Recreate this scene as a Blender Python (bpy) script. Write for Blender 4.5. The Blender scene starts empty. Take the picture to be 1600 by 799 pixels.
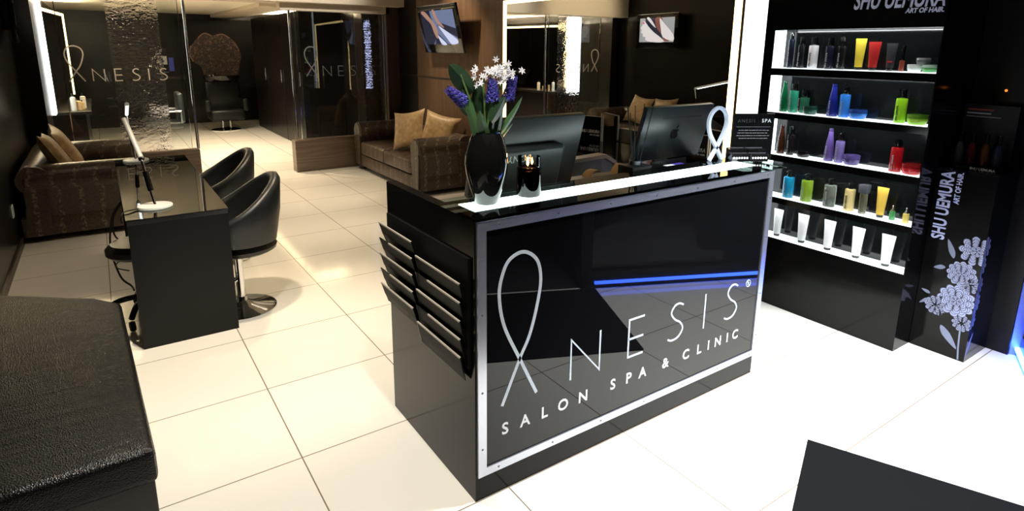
import bpy, bmesh, math, random
from mathutils import Vector, Matrix, Euler
random.seed(7)
S = bpy.context.scene
COL = S.collection
R = math.radians
PI = math.pi

# ---------------------------------------------------------------- camera, world, exposure, lights
cam = bpy.data.cameras.new('camera')
co = bpy.data.objects.new('camera', cam); COL.objects.link(co); S.camera = co
yaw, pit, rol = R(55.7103), R(12.8051), R(-0.4745)
fw = Vector((math.cos(pit)*math.cos(yaw), math.cos(pit)*math.sin(yaw), -math.sin(pit)))
rt = Vector((math.sin(yaw), -math.cos(yaw), 0)); dn = fw.cross(rt)
cr, sr = math.cos(rol), math.sin(rol)
r2 = cr*rt + sr*dn; d2 = -sr*rt + cr*dn
m = Matrix((( r2.x, -d2.x, -fw.x, 0), (r2.y, -d2.y, -fw.y, 0), (r2.z, -d2.z, -fw.z, 1.65), (0, 0, 0, 1)))
co.matrix_world = m
cam.sensor_fit = 'HORIZONTAL'; cam.sensor_width = 36; cam.lens = 36*938.52/1600
cam.shift_x = 0; cam.shift_y = -(399.5-288.7)/1600
cam.clip_start = 0.05; cam.clip_end = 60

S.view_settings.view_transform = 'Standard'; S.view_settings.look = 'None'
S.view_settings.gamma = 1; S.view_settings.use_curve_mapping = False
S.view_settings.exposure = 0.0

w = bpy.data.worlds.new('night'); S.world = w; w.use_nodes = True
w.node_tree.nodes['Background'].inputs[0].default_value = (0.5, 0.55, 0.7, 1)
w.node_tree.nodes['Background'].inputs[1].default_value = 0.012

WARM = (1, 0.82, 0.58); NEUT = (1, 0.93, 0.82); COOL = (0.93, 0.97, 1)
def spot(x, y, z, power, col, deg=70, blend=0.7, r=0.05, aim=None):
    l = bpy.data.lights.new('ceiling_spot', 'SPOT'); l.energy = power; l.color = col
    l.spot_size = R(deg); l.spot_blend = blend; l.shadow_soft_size = r
    o = bpy.data.objects.new('ceiling_spot', l); COL.objects.link(o); o.location = (x, y, z)
    if aim:
        o.rotation_euler = (Vector(aim)-Vector((x, y, z))).to_track_quat('-Z', 'Y').to_euler()
    return o
# reception ceiling downlights: bright and cool by the shop window, warmer towards the salon
for a in [(2.35, 1.05, 2.7, 720, COOL, 72), (2.75, 0.95, 2.7, 420, COOL, 62),
          (0.8, 1.2, 2.7, 150, NEUT, 85), (0.45, 2.6, 2.7, 230, NEUT, 75), (0.60, 3.55, 2.7, 210, WARM, 62),
          (1.35, 4.6, 2.7, 160, WARM, 70), (1.3, 6.1, 2.7, 150, WARM, 65), (2.2, 5.6, 2.7, 50, WARM, 60),
          (1.95, 7.2, 2.7, 190, WARM, 60), (0.75, 7.2, 2.7, 60, WARM, 60), (-0.2, 5.2, 2.7, 60, WARM, 60)]:
    spot(*a)
spot(2.7, 6.5, 2.7, 150, WARM, 70, aim=(3.59, 6.4, 1.5))
# salon downlights
for a in [(1.6, 9.2, 2.18, 260, WARM, 105), (1.3, 10.4, 2.18, 230, WARM, 105), (1.8, 11.6, 2.18, 200, WARM, 105), (0.4, 9.3, 2.18, 50, WARM, 105)]:
    spot(*a)
def uplight(x, y, z, sx, sy, power, col, rot=(PI, 0, 0)):
    l = bpy.data.lights.new('added_uplight', 'AREA'); l.shape = 'RECTANGLE'; l.size = sx; l.size_y = sy; l.energy = power; l.color = col
    o = bpy.data.objects.new('added_uplight', l); COL.objects.link(o); o.location = (x, y, z); o.rotation_euler = rot
    return o
uplight(3.05, 11.8, 2.215, 0.5, 3.4, 260, WARM)                  # added lamp on top of the salon cabinets, brightening the salon ceiling
uplight(0.0, 9.0, 2.1, 0.8, 0.2, 150, WARM)  # added lamp near the left glass panel, pointing up at the ceiling
uplight(-0.35, 10.8, 2.17, 0.15, 2.2, 70, WARM)                    # added lamp above the styling mirror, also brightening the ceiling
spot(2.2, 6.2, 2.72, 170, NEUT, 60, aim=(2.2, 7.95, 2.35))    # added spot, brightens the bulkhead over the salon entrance
spot(0.4, 6.2, 2.72, 170, WARM, 60, aim=(0.4, 7.95, 2.35))  # second added spot, for the left part of the bulkhead

# ---------------------------------------------------------------- materials
MATS = {}
def mat(name, col=(0.5, 0.5, 0.5), rough=0.5, metal=0.0, spec=0.5, em=None, es=0.0, coat=0.0, alpha=None):
    if name in MATS: return MATS[name]
    M = bpy.data.materials.new(name); M.use_nodes = True
    b = M.node_tree.nodes['Principled BSDF']
    b.inputs['Base Color'].default_value = (*col, 1); b.inputs['Roughness'].default_value = rough
    b.inputs['Metallic'].default_value = metal; b.inputs['Specular IOR Level'].default_value = spec
    b.inputs['Coat Weight'].default_value = coat; b.inputs['Coat Roughness'].default_value = 0.05
    if em: b.inputs['Emission Color'].default_value = (*em, 1); b.inputs['Emission Strength'].default_value = es
    MATS[name] = M
    return M
def nodes(M): return M.node_tree.nodes, M.node_tree.links, M.node_tree.nodes['Principled BSDF']
def coords(M, scale=(1, 1, 1), rot=(0, 0, 0), loc=(0, 0, 0)):
    n, l, b = nodes(M)
    t = n.new('ShaderNodeTexCoord'); p = n.new('ShaderNodeMapping')
    p.inputs['Scale'].default_value = scale; p.inputs['Rotation'].default_value = rot; p.inputs['Location'].default_value = loc
    l.new(t.outputs['Object'], p.inputs['Vector']); return p.outputs['Vector']
def ramp(M, fac, stops):
    n, l, b = nodes(M); r = n.new('ShaderNodeValToRGB'); l.new(fac, r.inputs[0])
    e = r.color_ramp.elements
    while len(e) < len(stops): e.new(0.5)
    for k, (p, c) in enumerate(stops): e[k].position = p; e[k].color = (*c, 1)
    return r.outputs[0]
def bump(M, h, strength=0.2, dist=0.01):
    n, l, b = nodes(M); q = n.new('ShaderNodeBump'); q.inputs['Strength'].default_value = strength; q.inputs['Distance'].default_value = dist
    l.new(h, q.inputs['Height']); l.new(q.outputs[0], b.inputs['Normal'])
def wood(name, c1, c2, scale, rough=0.35, spec=0.5):
    M = mat(name, c1, rough, spec=spec); n, l, b = nodes(M)
    v = coords(M, scale)
    t = n.new('ShaderNodeTexNoise'); t.inputs['Scale'].default_value = 3; t.inputs['Detail'].default_value = 8; t.inputs['Distortion'].default_value = 0.6
    l.new(v, t.inputs['Vector'])
    l.new(ramp(M, t.outputs['Fac'], [(0.3, c1), (0.7, c2)]), b.inputs['Base Color'])
    return M
def glass(name, tint=(1, 1, 1), rough=0.0, ior=1.45, bumpy=False):
    if name in MATS: return MATS[name]
    M = bpy.data.materials.new(name); M.use_nodes = True
    n, l = M.node_tree.nodes, M.node_tree.links
    for q in list(n):
        if q.type != 'OUTPUT_MATERIAL': n.remove(q)
    out = [q for q in n if q.type == 'OUTPUT_MATERIAL'][0]
    tr = n.new('ShaderNodeBsdfTransparent'); tr.inputs[0].default_value = (*tint, 1)
    gl = n.new('ShaderNodeBsdfGlossy'); gl.inputs['Roughness'].default_value = rough
    fr = n.new('ShaderNodeFresnel'); fr.inputs[0].default_value = ior
    mx = n.new('ShaderNodeMixShader')
    l.new(fr.outputs[0], mx.inputs[0]); l.new(tr.outputs[0], mx.inputs[1]); l.new(gl.outputs[0], mx.inputs[2])
    if bumpy:
        t = n.new('ShaderNodeTexCoord'); ns = n.new('ShaderNodeTexNoise'); ns.inputs['Scale'].default_value = 26; ns.inputs['Detail'].default_value = 2
        mp = n.new('ShaderNodeMapping'); mp.inputs['Scale'].default_value = (0.55, 1, 1)
        l.new(t.outputs['Object'], mp.inputs[0]); l.new(mp.outputs[0], ns.inputs['Vector'])
        bp = n.new('ShaderNodeBump'); bp.inputs['Strength'].default_value = 0.8; bp.inputs['Distance'].default_value = 0.02
        l.new(ns.outputs['Fac'], bp.inputs['Height'])
        rf = n.new('ShaderNodeBsdfRefraction'); rf.inputs['IOR'].default_value = 1.14; rf.inputs['Roughness'].default_value = 0.03
        l.new(bp.outputs[0], rf.inputs['Normal']); l.new(bp.outputs[0], gl.inputs['Normal']); l.new(bp.outputs[0], fr.inputs['Normal'])
        l.new(rf.outputs[0], mx.inputs[1])
    l.new(mx.outputs[0], out.inputs['Surface'])
    MATS[name] = M
    return M

BLK = mat('black_gloss', (0.006, 0.006, 0.006), 0.06)
BLKS = mat('black_satin', (0.006, 0.006, 0.006), 0.3, spec=0.25)
BLKM = mat('black_matte', (0.009, 0.009, 0.0095), 0.6, spec=0.3)
PANEL = mat('black_laminate', (0.004, 0.0037, 0.0035), 0.12, spec=0.2)
KIOSK = mat('black_glass', (0.004, 0.004, 0.005), 0.015, spec=0.4)
ALU = mat('brushed_aluminium', (0.60, 0.62, 0.70), 0.26, 0.85)
CHR = mat('chrome', (0.8, 0.8, 0.8), 0.08, 1.0)
WHT = mat('white_plastic', (0.78, 0.8, 0.83), 0.35)
DECAL = mat('white_vinyl', (0.68, 0.76, 0.85), 0.5)
LETTER = mat('lilac_vinyl', (0.55, 0.58, 0.82), 0.5)
DIM = mat('grey_vinyl', (0.05, 0.05, 0.055), 0.5)
PALE = mat('pale_vinyl', (0.55, 0.5, 0.42), 0.5)
BEIGE = mat('beige_paint', (0.5, 0.43, 0.33), 0.6)
CEIL = mat('cream_ceiling', (0.5, 0.45, 0.38), 0.7)
MIRROR = mat('mirror_silver', (0.82, 0.83, 0.82), 0.0, 1.0)
LEDW = mat('led_warm', (0.9, 0.8, 0.6), 0.5, em=(1, 0.72, 0.30), es=5.0)
LEDC = mat('led_white', (0.9, 0.9, 0.9), 0.5, em=(0.92, 0.98, 1), es=4.0)
LEDG = mat('led_glass_strip', (0.9, 0.9, 0.9), 0.5, em=(0.78, 1, 0.95), es=4.0)
LEDP = mat('led_panel', (0.9, 0.9, 0.9), 0.5, em=(0.86, 0.97, 1), es=2.2)
SHELFW = mat('lit_acrylic', (0.85, 0.85, 0.85), 0.4, em=(0.9, 1, 1), es=1.3)
LEDB = mat('led_blue', (0.1, 0.2, 0.9), 0.5, em=(0.03, 0.10, 1), es=34.0)
GLASS = glass('clear_glass', (0.94, 0.97, 0.96))
TOPG = glass('green_tinted_glass', (0.80, 0.92, 0.88), ior=1.5)
RIPPLE = glass('rippled_glass', bumpy=True, ior=1.5)
WALLW = wood('dark_wood', (0.0045, 0.0037, 0.0032), (0.0095, 0.0075, 0.006), (1, 0.35, 9), 0.28, 0.28)
TVW = wood('brown_wood', (0.075, 0.042, 0.023), (0.14, 0.08, 0.043), (1, 6, 0.5), 0.35, 0.4)
BLOCKW = wood('grey_brown_wood', (0.09, 0.062, 0.045), (0.17, 0.125, 0.095), (0.6, 1, 14), 0.35, 0.4)
CABW = wood('cabinet_wood', (0.004, 0.0032, 0.0027), (0.007, 0.0055, 0.0045), (1, 1, 5), 0.3, 0.15)
WORK = wood('worktop_laminate', (0.16, 0.12, 0.09), (0.24, 0.19, 0.14), (1, 5, 1), 0.35)

def leather(name, col, rough, bscale, bstr, stretch=(1, 1, 1)):
    M = mat(name, col, rough); n, l, b = nodes(M)
    v = coords(M, stretch); t = n.new('ShaderNodeTexVoronoi'); t.inputs['Scale'].default_value = bscale; l.new(v, t.inputs['Vector'])
    bump(M, t.outputs['Distance'], bstr, 0.004); return M
LEA = leather('black_leather', (0.010, 0.010, 0.010), 0.33, 160, 0.15)
CHL = leather('chair_leather', (0.012, 0.014, 0.016), 0.38, 190, 0.12)
def bench_leather():
    M = mat('bench_leather', (0.006, 0.006, 0.0066), 0.27, spec=0.28); n, l, b = nodes(M)
    v = coords(M, (1.2, 7, 3), (0, 0, R(-8)))
    t = n.new('ShaderNodeTexNoise'); t.inputs['Scale'].default_value = 3.2; t.inputs['Detail'].default_value = 3; l.new(v, t.inputs['Vector'])
    v2 = coords(M); q = n.new('ShaderNodeTexVoronoi'); q.inputs['Scale'].default_value = 220; l.new(v2, q.inputs['Vector'])
    a = n.new('ShaderNodeMath'); a.operation = 'MULTIPLY_ADD'; a.inputs[1].default_value = 6; l.new(t.outputs['Fac'], a.inputs[0]); l.new(q.outputs['Distance'], a.inputs[2])
    bump(M, a.outputs[0], 0.35, 0.005); return M
BENCH = bench_leather()
def snake():
    M = mat('snakeskin_leather', (0.05, 0.035, 0.025), 0.34); n, l, b = nodes(M)
    v = coords(M, (1, 1, 1))
    wv = n.new('ShaderNodeTexWave'); wv.wave_type = 'BANDS'; wv.bands_direction = 'DIAGONAL'
    sx = n.new('ShaderNodeSeparateXYZ'); l.new(v, sx.inputs[0])
    ad = n.new('ShaderNodeMath'); ad.operation = 'ADD'; l.new(sx.outputs[0], ad.inputs[0]); l.new(sx.outputs[1], ad.inputs[1])
    cx = n.new('ShaderNodeCombineXYZ'); l.new(ad.outputs[0], cx.inputs[0])
    wv = n.new('ShaderNodeTexNoise'); wv.inputs['Scale'].default_value = 30; wv.inputs['Detail'].default_value = 3; l.new(v, wv.inputs['Vector'])
    wb = n.new('ShaderNodeMath'); wb.operation = 'MULTIPLY_ADD'; wb.inputs[1].default_value = 0.05; l.new(wv.outputs['Fac'], wb.inputs[0]); l.new(ad.outputs[0], wb.inputs[2])
    fr = n.new('ShaderNodeMath'); fr.operation = 'PINGPONG'; fr.inputs[1].default_value = 0.075; l.new(wb.outputs[0], fr.inputs[0])
    band = n.new('ShaderNodeMath'); band.operation = 'LESS_THAN'; band.inputs[1].default_value = 0.017; l.new(fr.outputs[0], band.inputs[0])
    vo = n.new('ShaderNodeTexVoronoi'); vo.inputs['Scale'].default_value = 55; l.new(v, vo.inputs['Vector'])
    c1 = ramp(M, vo.outputs['Distance'], [(0.1, (0.035, 0.024, 0.016)), (0.6, (0.075, 0.054, 0.038))])
    c2 = ramp(M, vo.outputs['Color'], [(0.3, (0.05, 0.036, 0.024)), (0.75, (0.20, 0.155, 0.10))])
    mx = n.new('ShaderNodeMix'); mx.data_type = 'RGBA'; l.new(band.outputs[0], mx.inputs['Factor']); l.new(c1, mx.inputs[6]); l.new(c2, mx.inputs[7])
    l.new(mx.outputs[2], b.inputs['Base Color']); bump(M, vo.outputs['Distance'], 0.3, 0.004); return M
SNAKE = snake()
def gold_fabric():
    M = mat('gold_silk', (0.42, 0.27, 0.12), 0.45); n, l, b = nodes(M)
    v = coords(M); t = n.new('ShaderNodeTexNoise'); t.inputs['Scale'].default_value = 22; t.inputs['Detail'].default_value = 5; l.new(v, t.inputs['Vector'])
    l.new(ramp(M, t.outputs['Fac'], [(0.3, (0.30, 0.185, 0.075)), (0.7, (0.50, 0.34, 0.16))]), b.inputs['Base Color'])
    bump(M, t.outputs['Fac'], 0.3, 0.006); b.inputs['Sheen Weight'].default_value = 0.3; return M
GOLD = gold_fabric()
def tiles():
    M = mat('cream_porcelain_tiles', (0.75, 0.72, 0.64), 0.09); n, l, b = nodes(M)
    t = n.new('ShaderNodeTexCoord'); mp = n.new('ShaderNodeMapping'); mp.inputs['Location'].default_value = (-0.511+0.612*4, -2.876+0.612*9, 0)
    l.new(t.outputs['Object'], mp.inputs['Vector'])
    br = n.new('ShaderNodeTexBrick'); br.offset = 0; br.squash = 1
    br.inputs['Scale'].default_value = 1; br.inputs['Brick Width'].default_value = 0.612; br.inputs['Row Height'].default_value = 0.612
    br.inputs['Mortar Size'].default_value = 0.0028; br.inputs['Mortar Smooth'].default_value = 0.1
    br.inputs['Color1'].default_value = (0.76, 0.735, 0.67, 1); br.inputs['Color2'].default_value = (0.74, 0.715, 0.65, 1); br.inputs['Mortar'].default_value = (0.22, 0.17, 0.12, 1)
    l.new(mp.outputs[0], br.inputs['Vector']); l.new(br.outputs['Color'], b.inputs['Base Color'])
    return M
TILE = tiles()

# ---------------------------------------------------------------- mesh helpers
def B(): return bmesh.new()
def box(bm, x0, x1, y0, y1, z0, z1, bev=0.0, seg=2, mx=None):
    r = bmesh.ops.create_cube(bm, size=1.0); vs = r['verts']
    for v in vs: v.co = Vector((x0+(v.co.x+.5)*(x1-x0), y0+(v.co.y+.5)*(y1-y0), z0+(v.co.z+.5)*(z1-z0)))
    if bev:
        es = list({e for v in vs for e in v.link_edges})
        q = bmesh.ops.bevel(bm, geom=es, offset=bev, segments=seg, affect='EDGES', profile=0.5)
        vs = list({v for f in q['faces'] for v in f.verts} | {v for v in vs if v.is_valid})
    if mx:
        for v in vs: v.co = mx @ v.co
    return bm
def lathe(bm, prof, c=(0, 0, 0), n=24, sx=1, sy=1, mx=None):
    rings = []
    for r, z in prof:
        if r < 1e-5: rings.append([bm.verts.new((c[0], c[1], c[2]+z))])
        else: rings.append([bm.verts.new((c[0]+sx*r*math.cos(2*PI*k/n), c[1]+sy*r*math.sin(2*PI*k/n), c[2]+z)) for k in range(n)])
    for a, b in zip(rings, rings[1:]):
        for k in range(n):
            k2 = (k+1) % n
            if len(a) == 1 and len(b) == 1: continue
            if len(a) == 1: bm.faces.new((a[0], b[k2], b[k]))
            elif len(b) == 1: bm.faces.new((a[k], a[k2], b[0]))
            else: bm.faces.new((a[k], a[k2], b[k2], b[k]))
    if mx:
        for q in rings:
            for v in q: v.co = mx @ v.co
    return bm
def tube(bm, pts, rad, n=8, closed=False, cap=True, flat=None):
    pts = [Vector(p) for p in pts]; N = len(pts); rings = []; up0 = None
    rr = rad if isinstance(rad, (list, tuple)) else [rad]*N
    for i in range(N):
        if closed: t = pts[(i+1) % N]-pts[i-1]
        else: t = pts[min(i+1, N-1)]-pts[max(i-1, 0)]
        t.normalize()
        if up0 is None: up0 = t.orthogonal().normalized() if flat is None else Vector(flat)
        u = (up0 - t*up0.dot(t)); u = u.normalized() if u.length > 1e-6 else t.orthogonal().normalized()
        v = t.cross(u); up0 = u if flat is None else up0
        rings.append([bm.verts.new(pts[i]+rr[i]*(u*math.cos(2*PI*k/n)+v*math.sin(2*PI*k/n))) for k in range(n)])
    for i in range(N if closed else N-1):
        a, b = rings[i], rings[(i+1) % N]
        for k in range(n): bm.faces.new((a[k], a[(k+1) % n], b[(k+1) % n], b[k]))
    if cap and not closed:
        bm.faces.new(rings[0][::-1]); bm.faces.new(rings[-1])
    return bm
def prism(bm, poly, f, t0, t1):
    """poly in 2D, f(a, b, t) -> point"""
    a = [bm.verts.new(f(p[0], p[1], t0)) for p in poly]; b = [bm.verts.new(f(p[0], p[1], t1)) for p in poly]
    n = len(poly)
    bm.faces.new(a[::-1]); bm.faces.new(b)
    for k in range(n): bm.faces.new((a[k], a[(k+1) % n], b[(k+1) % n], b[k]))
    return bm
def ribbon(bm, pts, w, f, t0, t1, closed=False):
    """flat stroke of width w through 2D pts"""
    P = [Vector((p[0], p[1])) for p in pts]; N = len(P); L, Rr = [], []
    for i in range(N):
        a = P[i]-P[i-1] if (i > 0 or closed) else P[1]-P[0]
        b = P[(i+1) % N]-P[i] if (i < N-1 or closed) else P[-1]-P[-2]
        a.normalize(); b.normalize(); t = (a+b)
        t = t.normalized() if t.length > 1e-6 else a
        nrm = Vector((-t.y, t.x)); c = max(0.5, nrm.dot(Vector((-a.y, a.x))))
        L.append(P[i]+nrm*w/2/c); Rr.append(P[i]-nrm*w/2/c)
    v = [[bm.verts.new(f(q.x, q.y, t)) for q in s] for s in (L, Rr) for t in (t0, t1)]
    l0, l1, r0, r1 = v
    for i in range(N if closed else N-1):
        j = (i+1) % N
        bm.faces.new((l1[i], r1[i], r1[j], l1[j])); bm.faces.new((l0[i], l0[j], r0[j], r0[i]))
        bm.faces.new((l0[i], l1[i], l1[j], l0[j])); bm.faces.new((r0[i], r0[j], r1[j], r1[i]))
    if not closed:
        bm.faces.new((l0[0], r0[0], r1[0], l1[0])); bm.faces.new((l0[-1], l1[-1], r1[-1], r0[-1]))
    return bm
def smooth_path(pts, n=8, closed=False):
    P = [Vector(p) for p in pts]; N = len(P); out = []
    for i in range(N if closed else N-1):
        if closed: p0, p1, p2, p3 = P[i-1], P[i], P[(i+1) % N], P[(i+2) % N]
        else: p0, p1, p2, p3 = P[max(i-1, 0)], P[i], P[i+1], P[min(i+2, N-1)]
        for k in range(n):
            t = k/n
            out.append(0.5*((2*p1)+(p2-p0)*t+(2*p0-5*p1+4*p2-p3)*t*t+(3*p1-p0-3*p2+p3)*t**3))
    if not closed: out.append(P[-1])
    return out
WM = {}
def wmat(o):
    return WM.get(o.name, Matrix())
def obj(name, bm, m, parent=None, W=True, smooth=True, loc=None, rot=None, angle=35):
    """link bm as ONE mesh. W: coordinates are world; else local to the parent."""
    bmesh.ops.recalc_face_normals(bm, faces=bm.faces)
    me = bpy.data.meshes.new(name)
    if W and parent is not None:
        bmesh.ops.transform(bm, matrix=wmat(parent).inverted(), verts=bm.verts)
    o_loc = Vector((0, 0, 0))
    if W and parent is None and bm.verts:
        xs = [v.co for v in bm.verts]
        o_loc = Vector(((min(v.x for v in xs)+max(v.x for v in xs))/2, (min(v.y for v in xs)+max(v.y for v in xs))/2, min(v.z for v in xs)))
        bmesh.ops.translate(bm, vec=-o_loc, verts=bm.verts)
    if smooth:
        for f in bm.faces: f.smooth = True
        for e in bm.edges:
            if len(e.link_faces) == 2 and e.calc_face_angle(0) > R(angle): e.smooth = False
    bm.to_mesh(me); bm.free()
    if m: me.materials.append(m)
    o = bpy.data.objects.new(name, me); COL.objects.link(o)
    o.location = o_loc if loc is None else loc
    if rot: o.rotation_euler = rot
    if parent is not None: o.parent = parent
    WM[o.name] = wmat(parent) @ Matrix.LocRotScale(o.location, o.rotation_euler, None) if parent is not None else Matrix.LocRotScale(o.location, o.rotation_euler, None)
    return o
def tag(o, label, cat, group=None):
    o['label'] = label; o['category'] = cat
    if group: o['group'] = group
    return o
def struct(o): o['kind'] = 'structure'; return o
def thing(name, label, cat, loc=(0, 0, 0), rz=0, group=None):
    o = bpy.data.objects.new(name, None); COL.objects.link(o); o.empty_display_size = 0.05
    o.location = loc; o.rotation_euler = (0, 0, rz)
    WM[o.name] = Matrix.LocRotScale(Vector(loc), Euler((0, 0, rz)), None)
    return tag(o, label, cat, group)
def dup(root, loc, rz, label, group=None):
    def cp(o, par):
        c = o.copy(); COL.objects.link(c); c.parent = par
        for ch in list(o.children): cp(ch, c)
        return c
    r = cp(root, None); r.location = loc; r.rotation_euler = (0, 0, rz); r['label'] = label
    if group: r['group'] = group
    return r
def text_bm(s, size, bold=0.0, shear=0.0, sx=1.0, ext=0.0008, align='LEFT', space=1.0):
    cu = bpy.data.curves.new('txt', 'FONT'); cu.body = s; cu.size = size; cu.offset = bold; cu.shear = shear
    cu.extrude = ext; cu.align_x = align; cu.space_character = space; cu.resolution_u = 3
    o = bpy.data.objects.new('txt', cu); COL.objects.link(o)
    dg = bpy.context.evaluated_depsgraph_get(); dg.update()
    me = bpy.data.meshes.new_from_object(o.evaluated_get(dg))
    bm = B(); bm.from_mesh(me); bpy.data.objects.remove(o); bpy.data.curves.remove(cu); bpy.data.meshes.remove(me)
    for v in bm.verts: v.co.x *= sx
    return bm
def fit(bm, wdt, right=False):
    xs = [v.co.x for v in bm.verts]; a, b = min(xs), max(xs); k = wdt/(b-a)
    for v in bm.verts: v.co.x = (v.co.x-(b if right else a))*k
    return bm
def place(bm, mx):
    bmesh.ops.transform(bm, matrix=mx, verts=bm.verts); return bm
def frame(o, ex, ey):
    """matrix: origin o, text x along ex, text y along ey"""
    ex, ey = Vector(ex).normalized(), Vector(ey).normalized(); ez = ex.cross(ey)
    return Matrix(((ex.x, ey.x, ez.x, o[0]), (ex.y, ey.y, ez.y, o[1]), (ex.z, ey.z, ez.z, o[2]), (0, 0, 0, 1)))
FY = lambda y: (lambda a, b, t: Vector((a, y-t, b)))       # drawing plane facing -Y
FX = lambda x: (lambda a, b, t: Vector((x-t, a, b)))       # drawing plane facing -X

# ---------------------------------------------------------------- the setting
bm = B(); prism(bm, [(-1.2, -1.43), (5.2, 1.42), (5.2, 15), (-1.2, 15)], lambda a, b, s: Vector((a, b, s)), -0.08, 0); o = struct(obj('floor', bm, TILE))
for v in o.data.vertices: v.co += o.location
o.location = (0, 0, 0)
bm = B(); prism(bm, [(-1.2, -1.435), (-1.2, -4.5), (6.5, -4.5), (6.5, 1.995)], lambda a, b, s: Vector((a, b, s)), -0.1, -0.01); struct(obj('ground', bm, mat('night_pavement', (.02, .02, .022), .8, spec=.2)))
bm = B(); box(bm, -0.85, -0.69, -1.3, 9.0, 0, 2.8); struct(obj('wall_left', bm, WALLW))
bm = B(); box(bm, -0.69, -0.675, -1.1, 8.1, 0, 0.06); struct(obj('baseboard_left', bm, mat('baseboard', (0.05, 0.035, 0.025), 0.4)))
bm = B(); box(bm, 3.59, 4.02, 5.47, 7.55, 0, 2.8); struct(obj('wall_right', bm, TVW))
bm = B(); box(bm, 3.6, 4.02, 7.55, 8.9, 0, 2.8); struct(obj('wall_right', bm, WALLW))
bm = B(); box(bm, 3.602, 4.02, 2.345, 5.47, 0, 2.8); struct(obj('wall_right', bm, WALLW))
bm = B(); box(bm, 4.02, 4.2, 0.97, 2.345, 0, 2.8); struct(obj('wall_right', bm, BLKS))
bm = B(); box(bm, -1.0, 5.0, -2.0, 8.0, 2.76, 2.85); struct(obj('ceiling', bm, CEIL))
bm = B(); box(bm, -0.69, 3.6, 7.95, 8.45, 2.19, 2.8); struct(obj('trim_1', bm, BEIGE))
bm = B(); box(bm, 2.0, 3.47, 8.16, 8.32, 2.10, 2.19); struct(obj('trim_2', bm, BEIGE))
bm = B(); box(bm, 3.42, 3.6, 8.16, 8.32, 0.425, 2.19); struct(obj('trim_3', bm, mat('brown_trim', (0.05, 0.032, 0.02), 0.35)))
bm = B(); box(bm, 3.584, 3.5995, 5.47, 8.1, 1.262, 1.282); struct(obj('trim_8', bm, mat('seam_dark', (.02, .012, .008), .4)))
# salon shell
CREAM = mat('cream_paint', (.72, .66, .54), .6)
bm = B(); box(bm, -1.0, 4.0, 8.45, 14.9, 2.30, 2.4); struct(obj('ceiling', bm, CREAM))
bm = B(); box(bm, 2.15, 2.7, 10.0, 14.7, 2.24, 2.30); struct(obj('ceiling', bm, BEIGE))
bm = B(); box(bm, -1.0, 4.0, 14.7, 14.9, 0, 2.4); struct(obj('wall_back', bm, WALLW))
bm = B(); box(bm, -0.85, -0.57, 9.0, 14.8, 0, 2.4); struct(obj('wall_left', bm, WALLW))
bm = B(); box(bm, -0.69, -0.50, 8.14, 9.0, 0, 2.3); struct(obj('wall_left', bm, WALLW))
bm = B(); box(bm, 3.4, 3.6, 8.9, 14.8, 0, 2.4); struct(obj('wall_right', bm, WALLW))
# the shop front: runs diagonally past the camera, night outside
U = Vector((0.9135, 0.4068, 0)); V = Vector((-0.4068, 0.9135, 0)); P0 = Vector((2.724, 0.34, 0))
def sf(a, b, z): p = P0+U*a+V*b; return Vector((p.x, p.y, z))
def sbox(bm, a0, a1, b0, b1, z0, z1):
    return box(bm, a0, a1, b0, b1, z0, z1, mx=Matrix(((U.x, V.x, 0, P0.x), (U.y, V.y, 0, P0.y), (0, 0, 1, 0), (0, 0, 0, 1))))
bm = B(); sbox(bm, -4.5, -1.75, -0.2, -0.08, 0, 2.8); struct(obj('wall_front', bm, WALLW))
bm = B(); sbox(bm, -0.02, 1.455, -0.06, -0.04, 0.12, 2.7); struct(obj('window_1', bm, GLASS))
bm = B(); sbox(bm, -0.02, 1.455, -0.10, -0.001, 0.0, 0.12); struct(obj('trim_4', bm, BLKS))
bm = B(); sbox(bm, 1.46, 1.53, -0.06, 0.045, 0, 2.75); struct(obj('trim_5', bm, mat('blue_grey_metal', (0.3, 0.34, 0.5), 0.3, 0.7)))
bm = B(); sbox(bm, -0.10, -0.02, -0.1, 0.0, 0, 2.75); struct(obj('trim_6', bm, BLKS))
bm = B(); sbox(bm, 0.0, 1.455, 0.0, 0.02, 0.035, 0.053)
tag(obj('neon_strip', bm, LEDB), 'glowing blue light strip along the floor under the shop window', 'light strip')
bm = B(); sbox(bm, -2.6, 0.0, 0.02, 0.906, 0.001, 0.010)
tag(obj('doormat', bm, mat('mat_rubber', (0.0045, 0.0045, 0.005), 0.85, spec=0.08)), 'large black doormat on the white floor at the bottom right', 'doormat')

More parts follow.
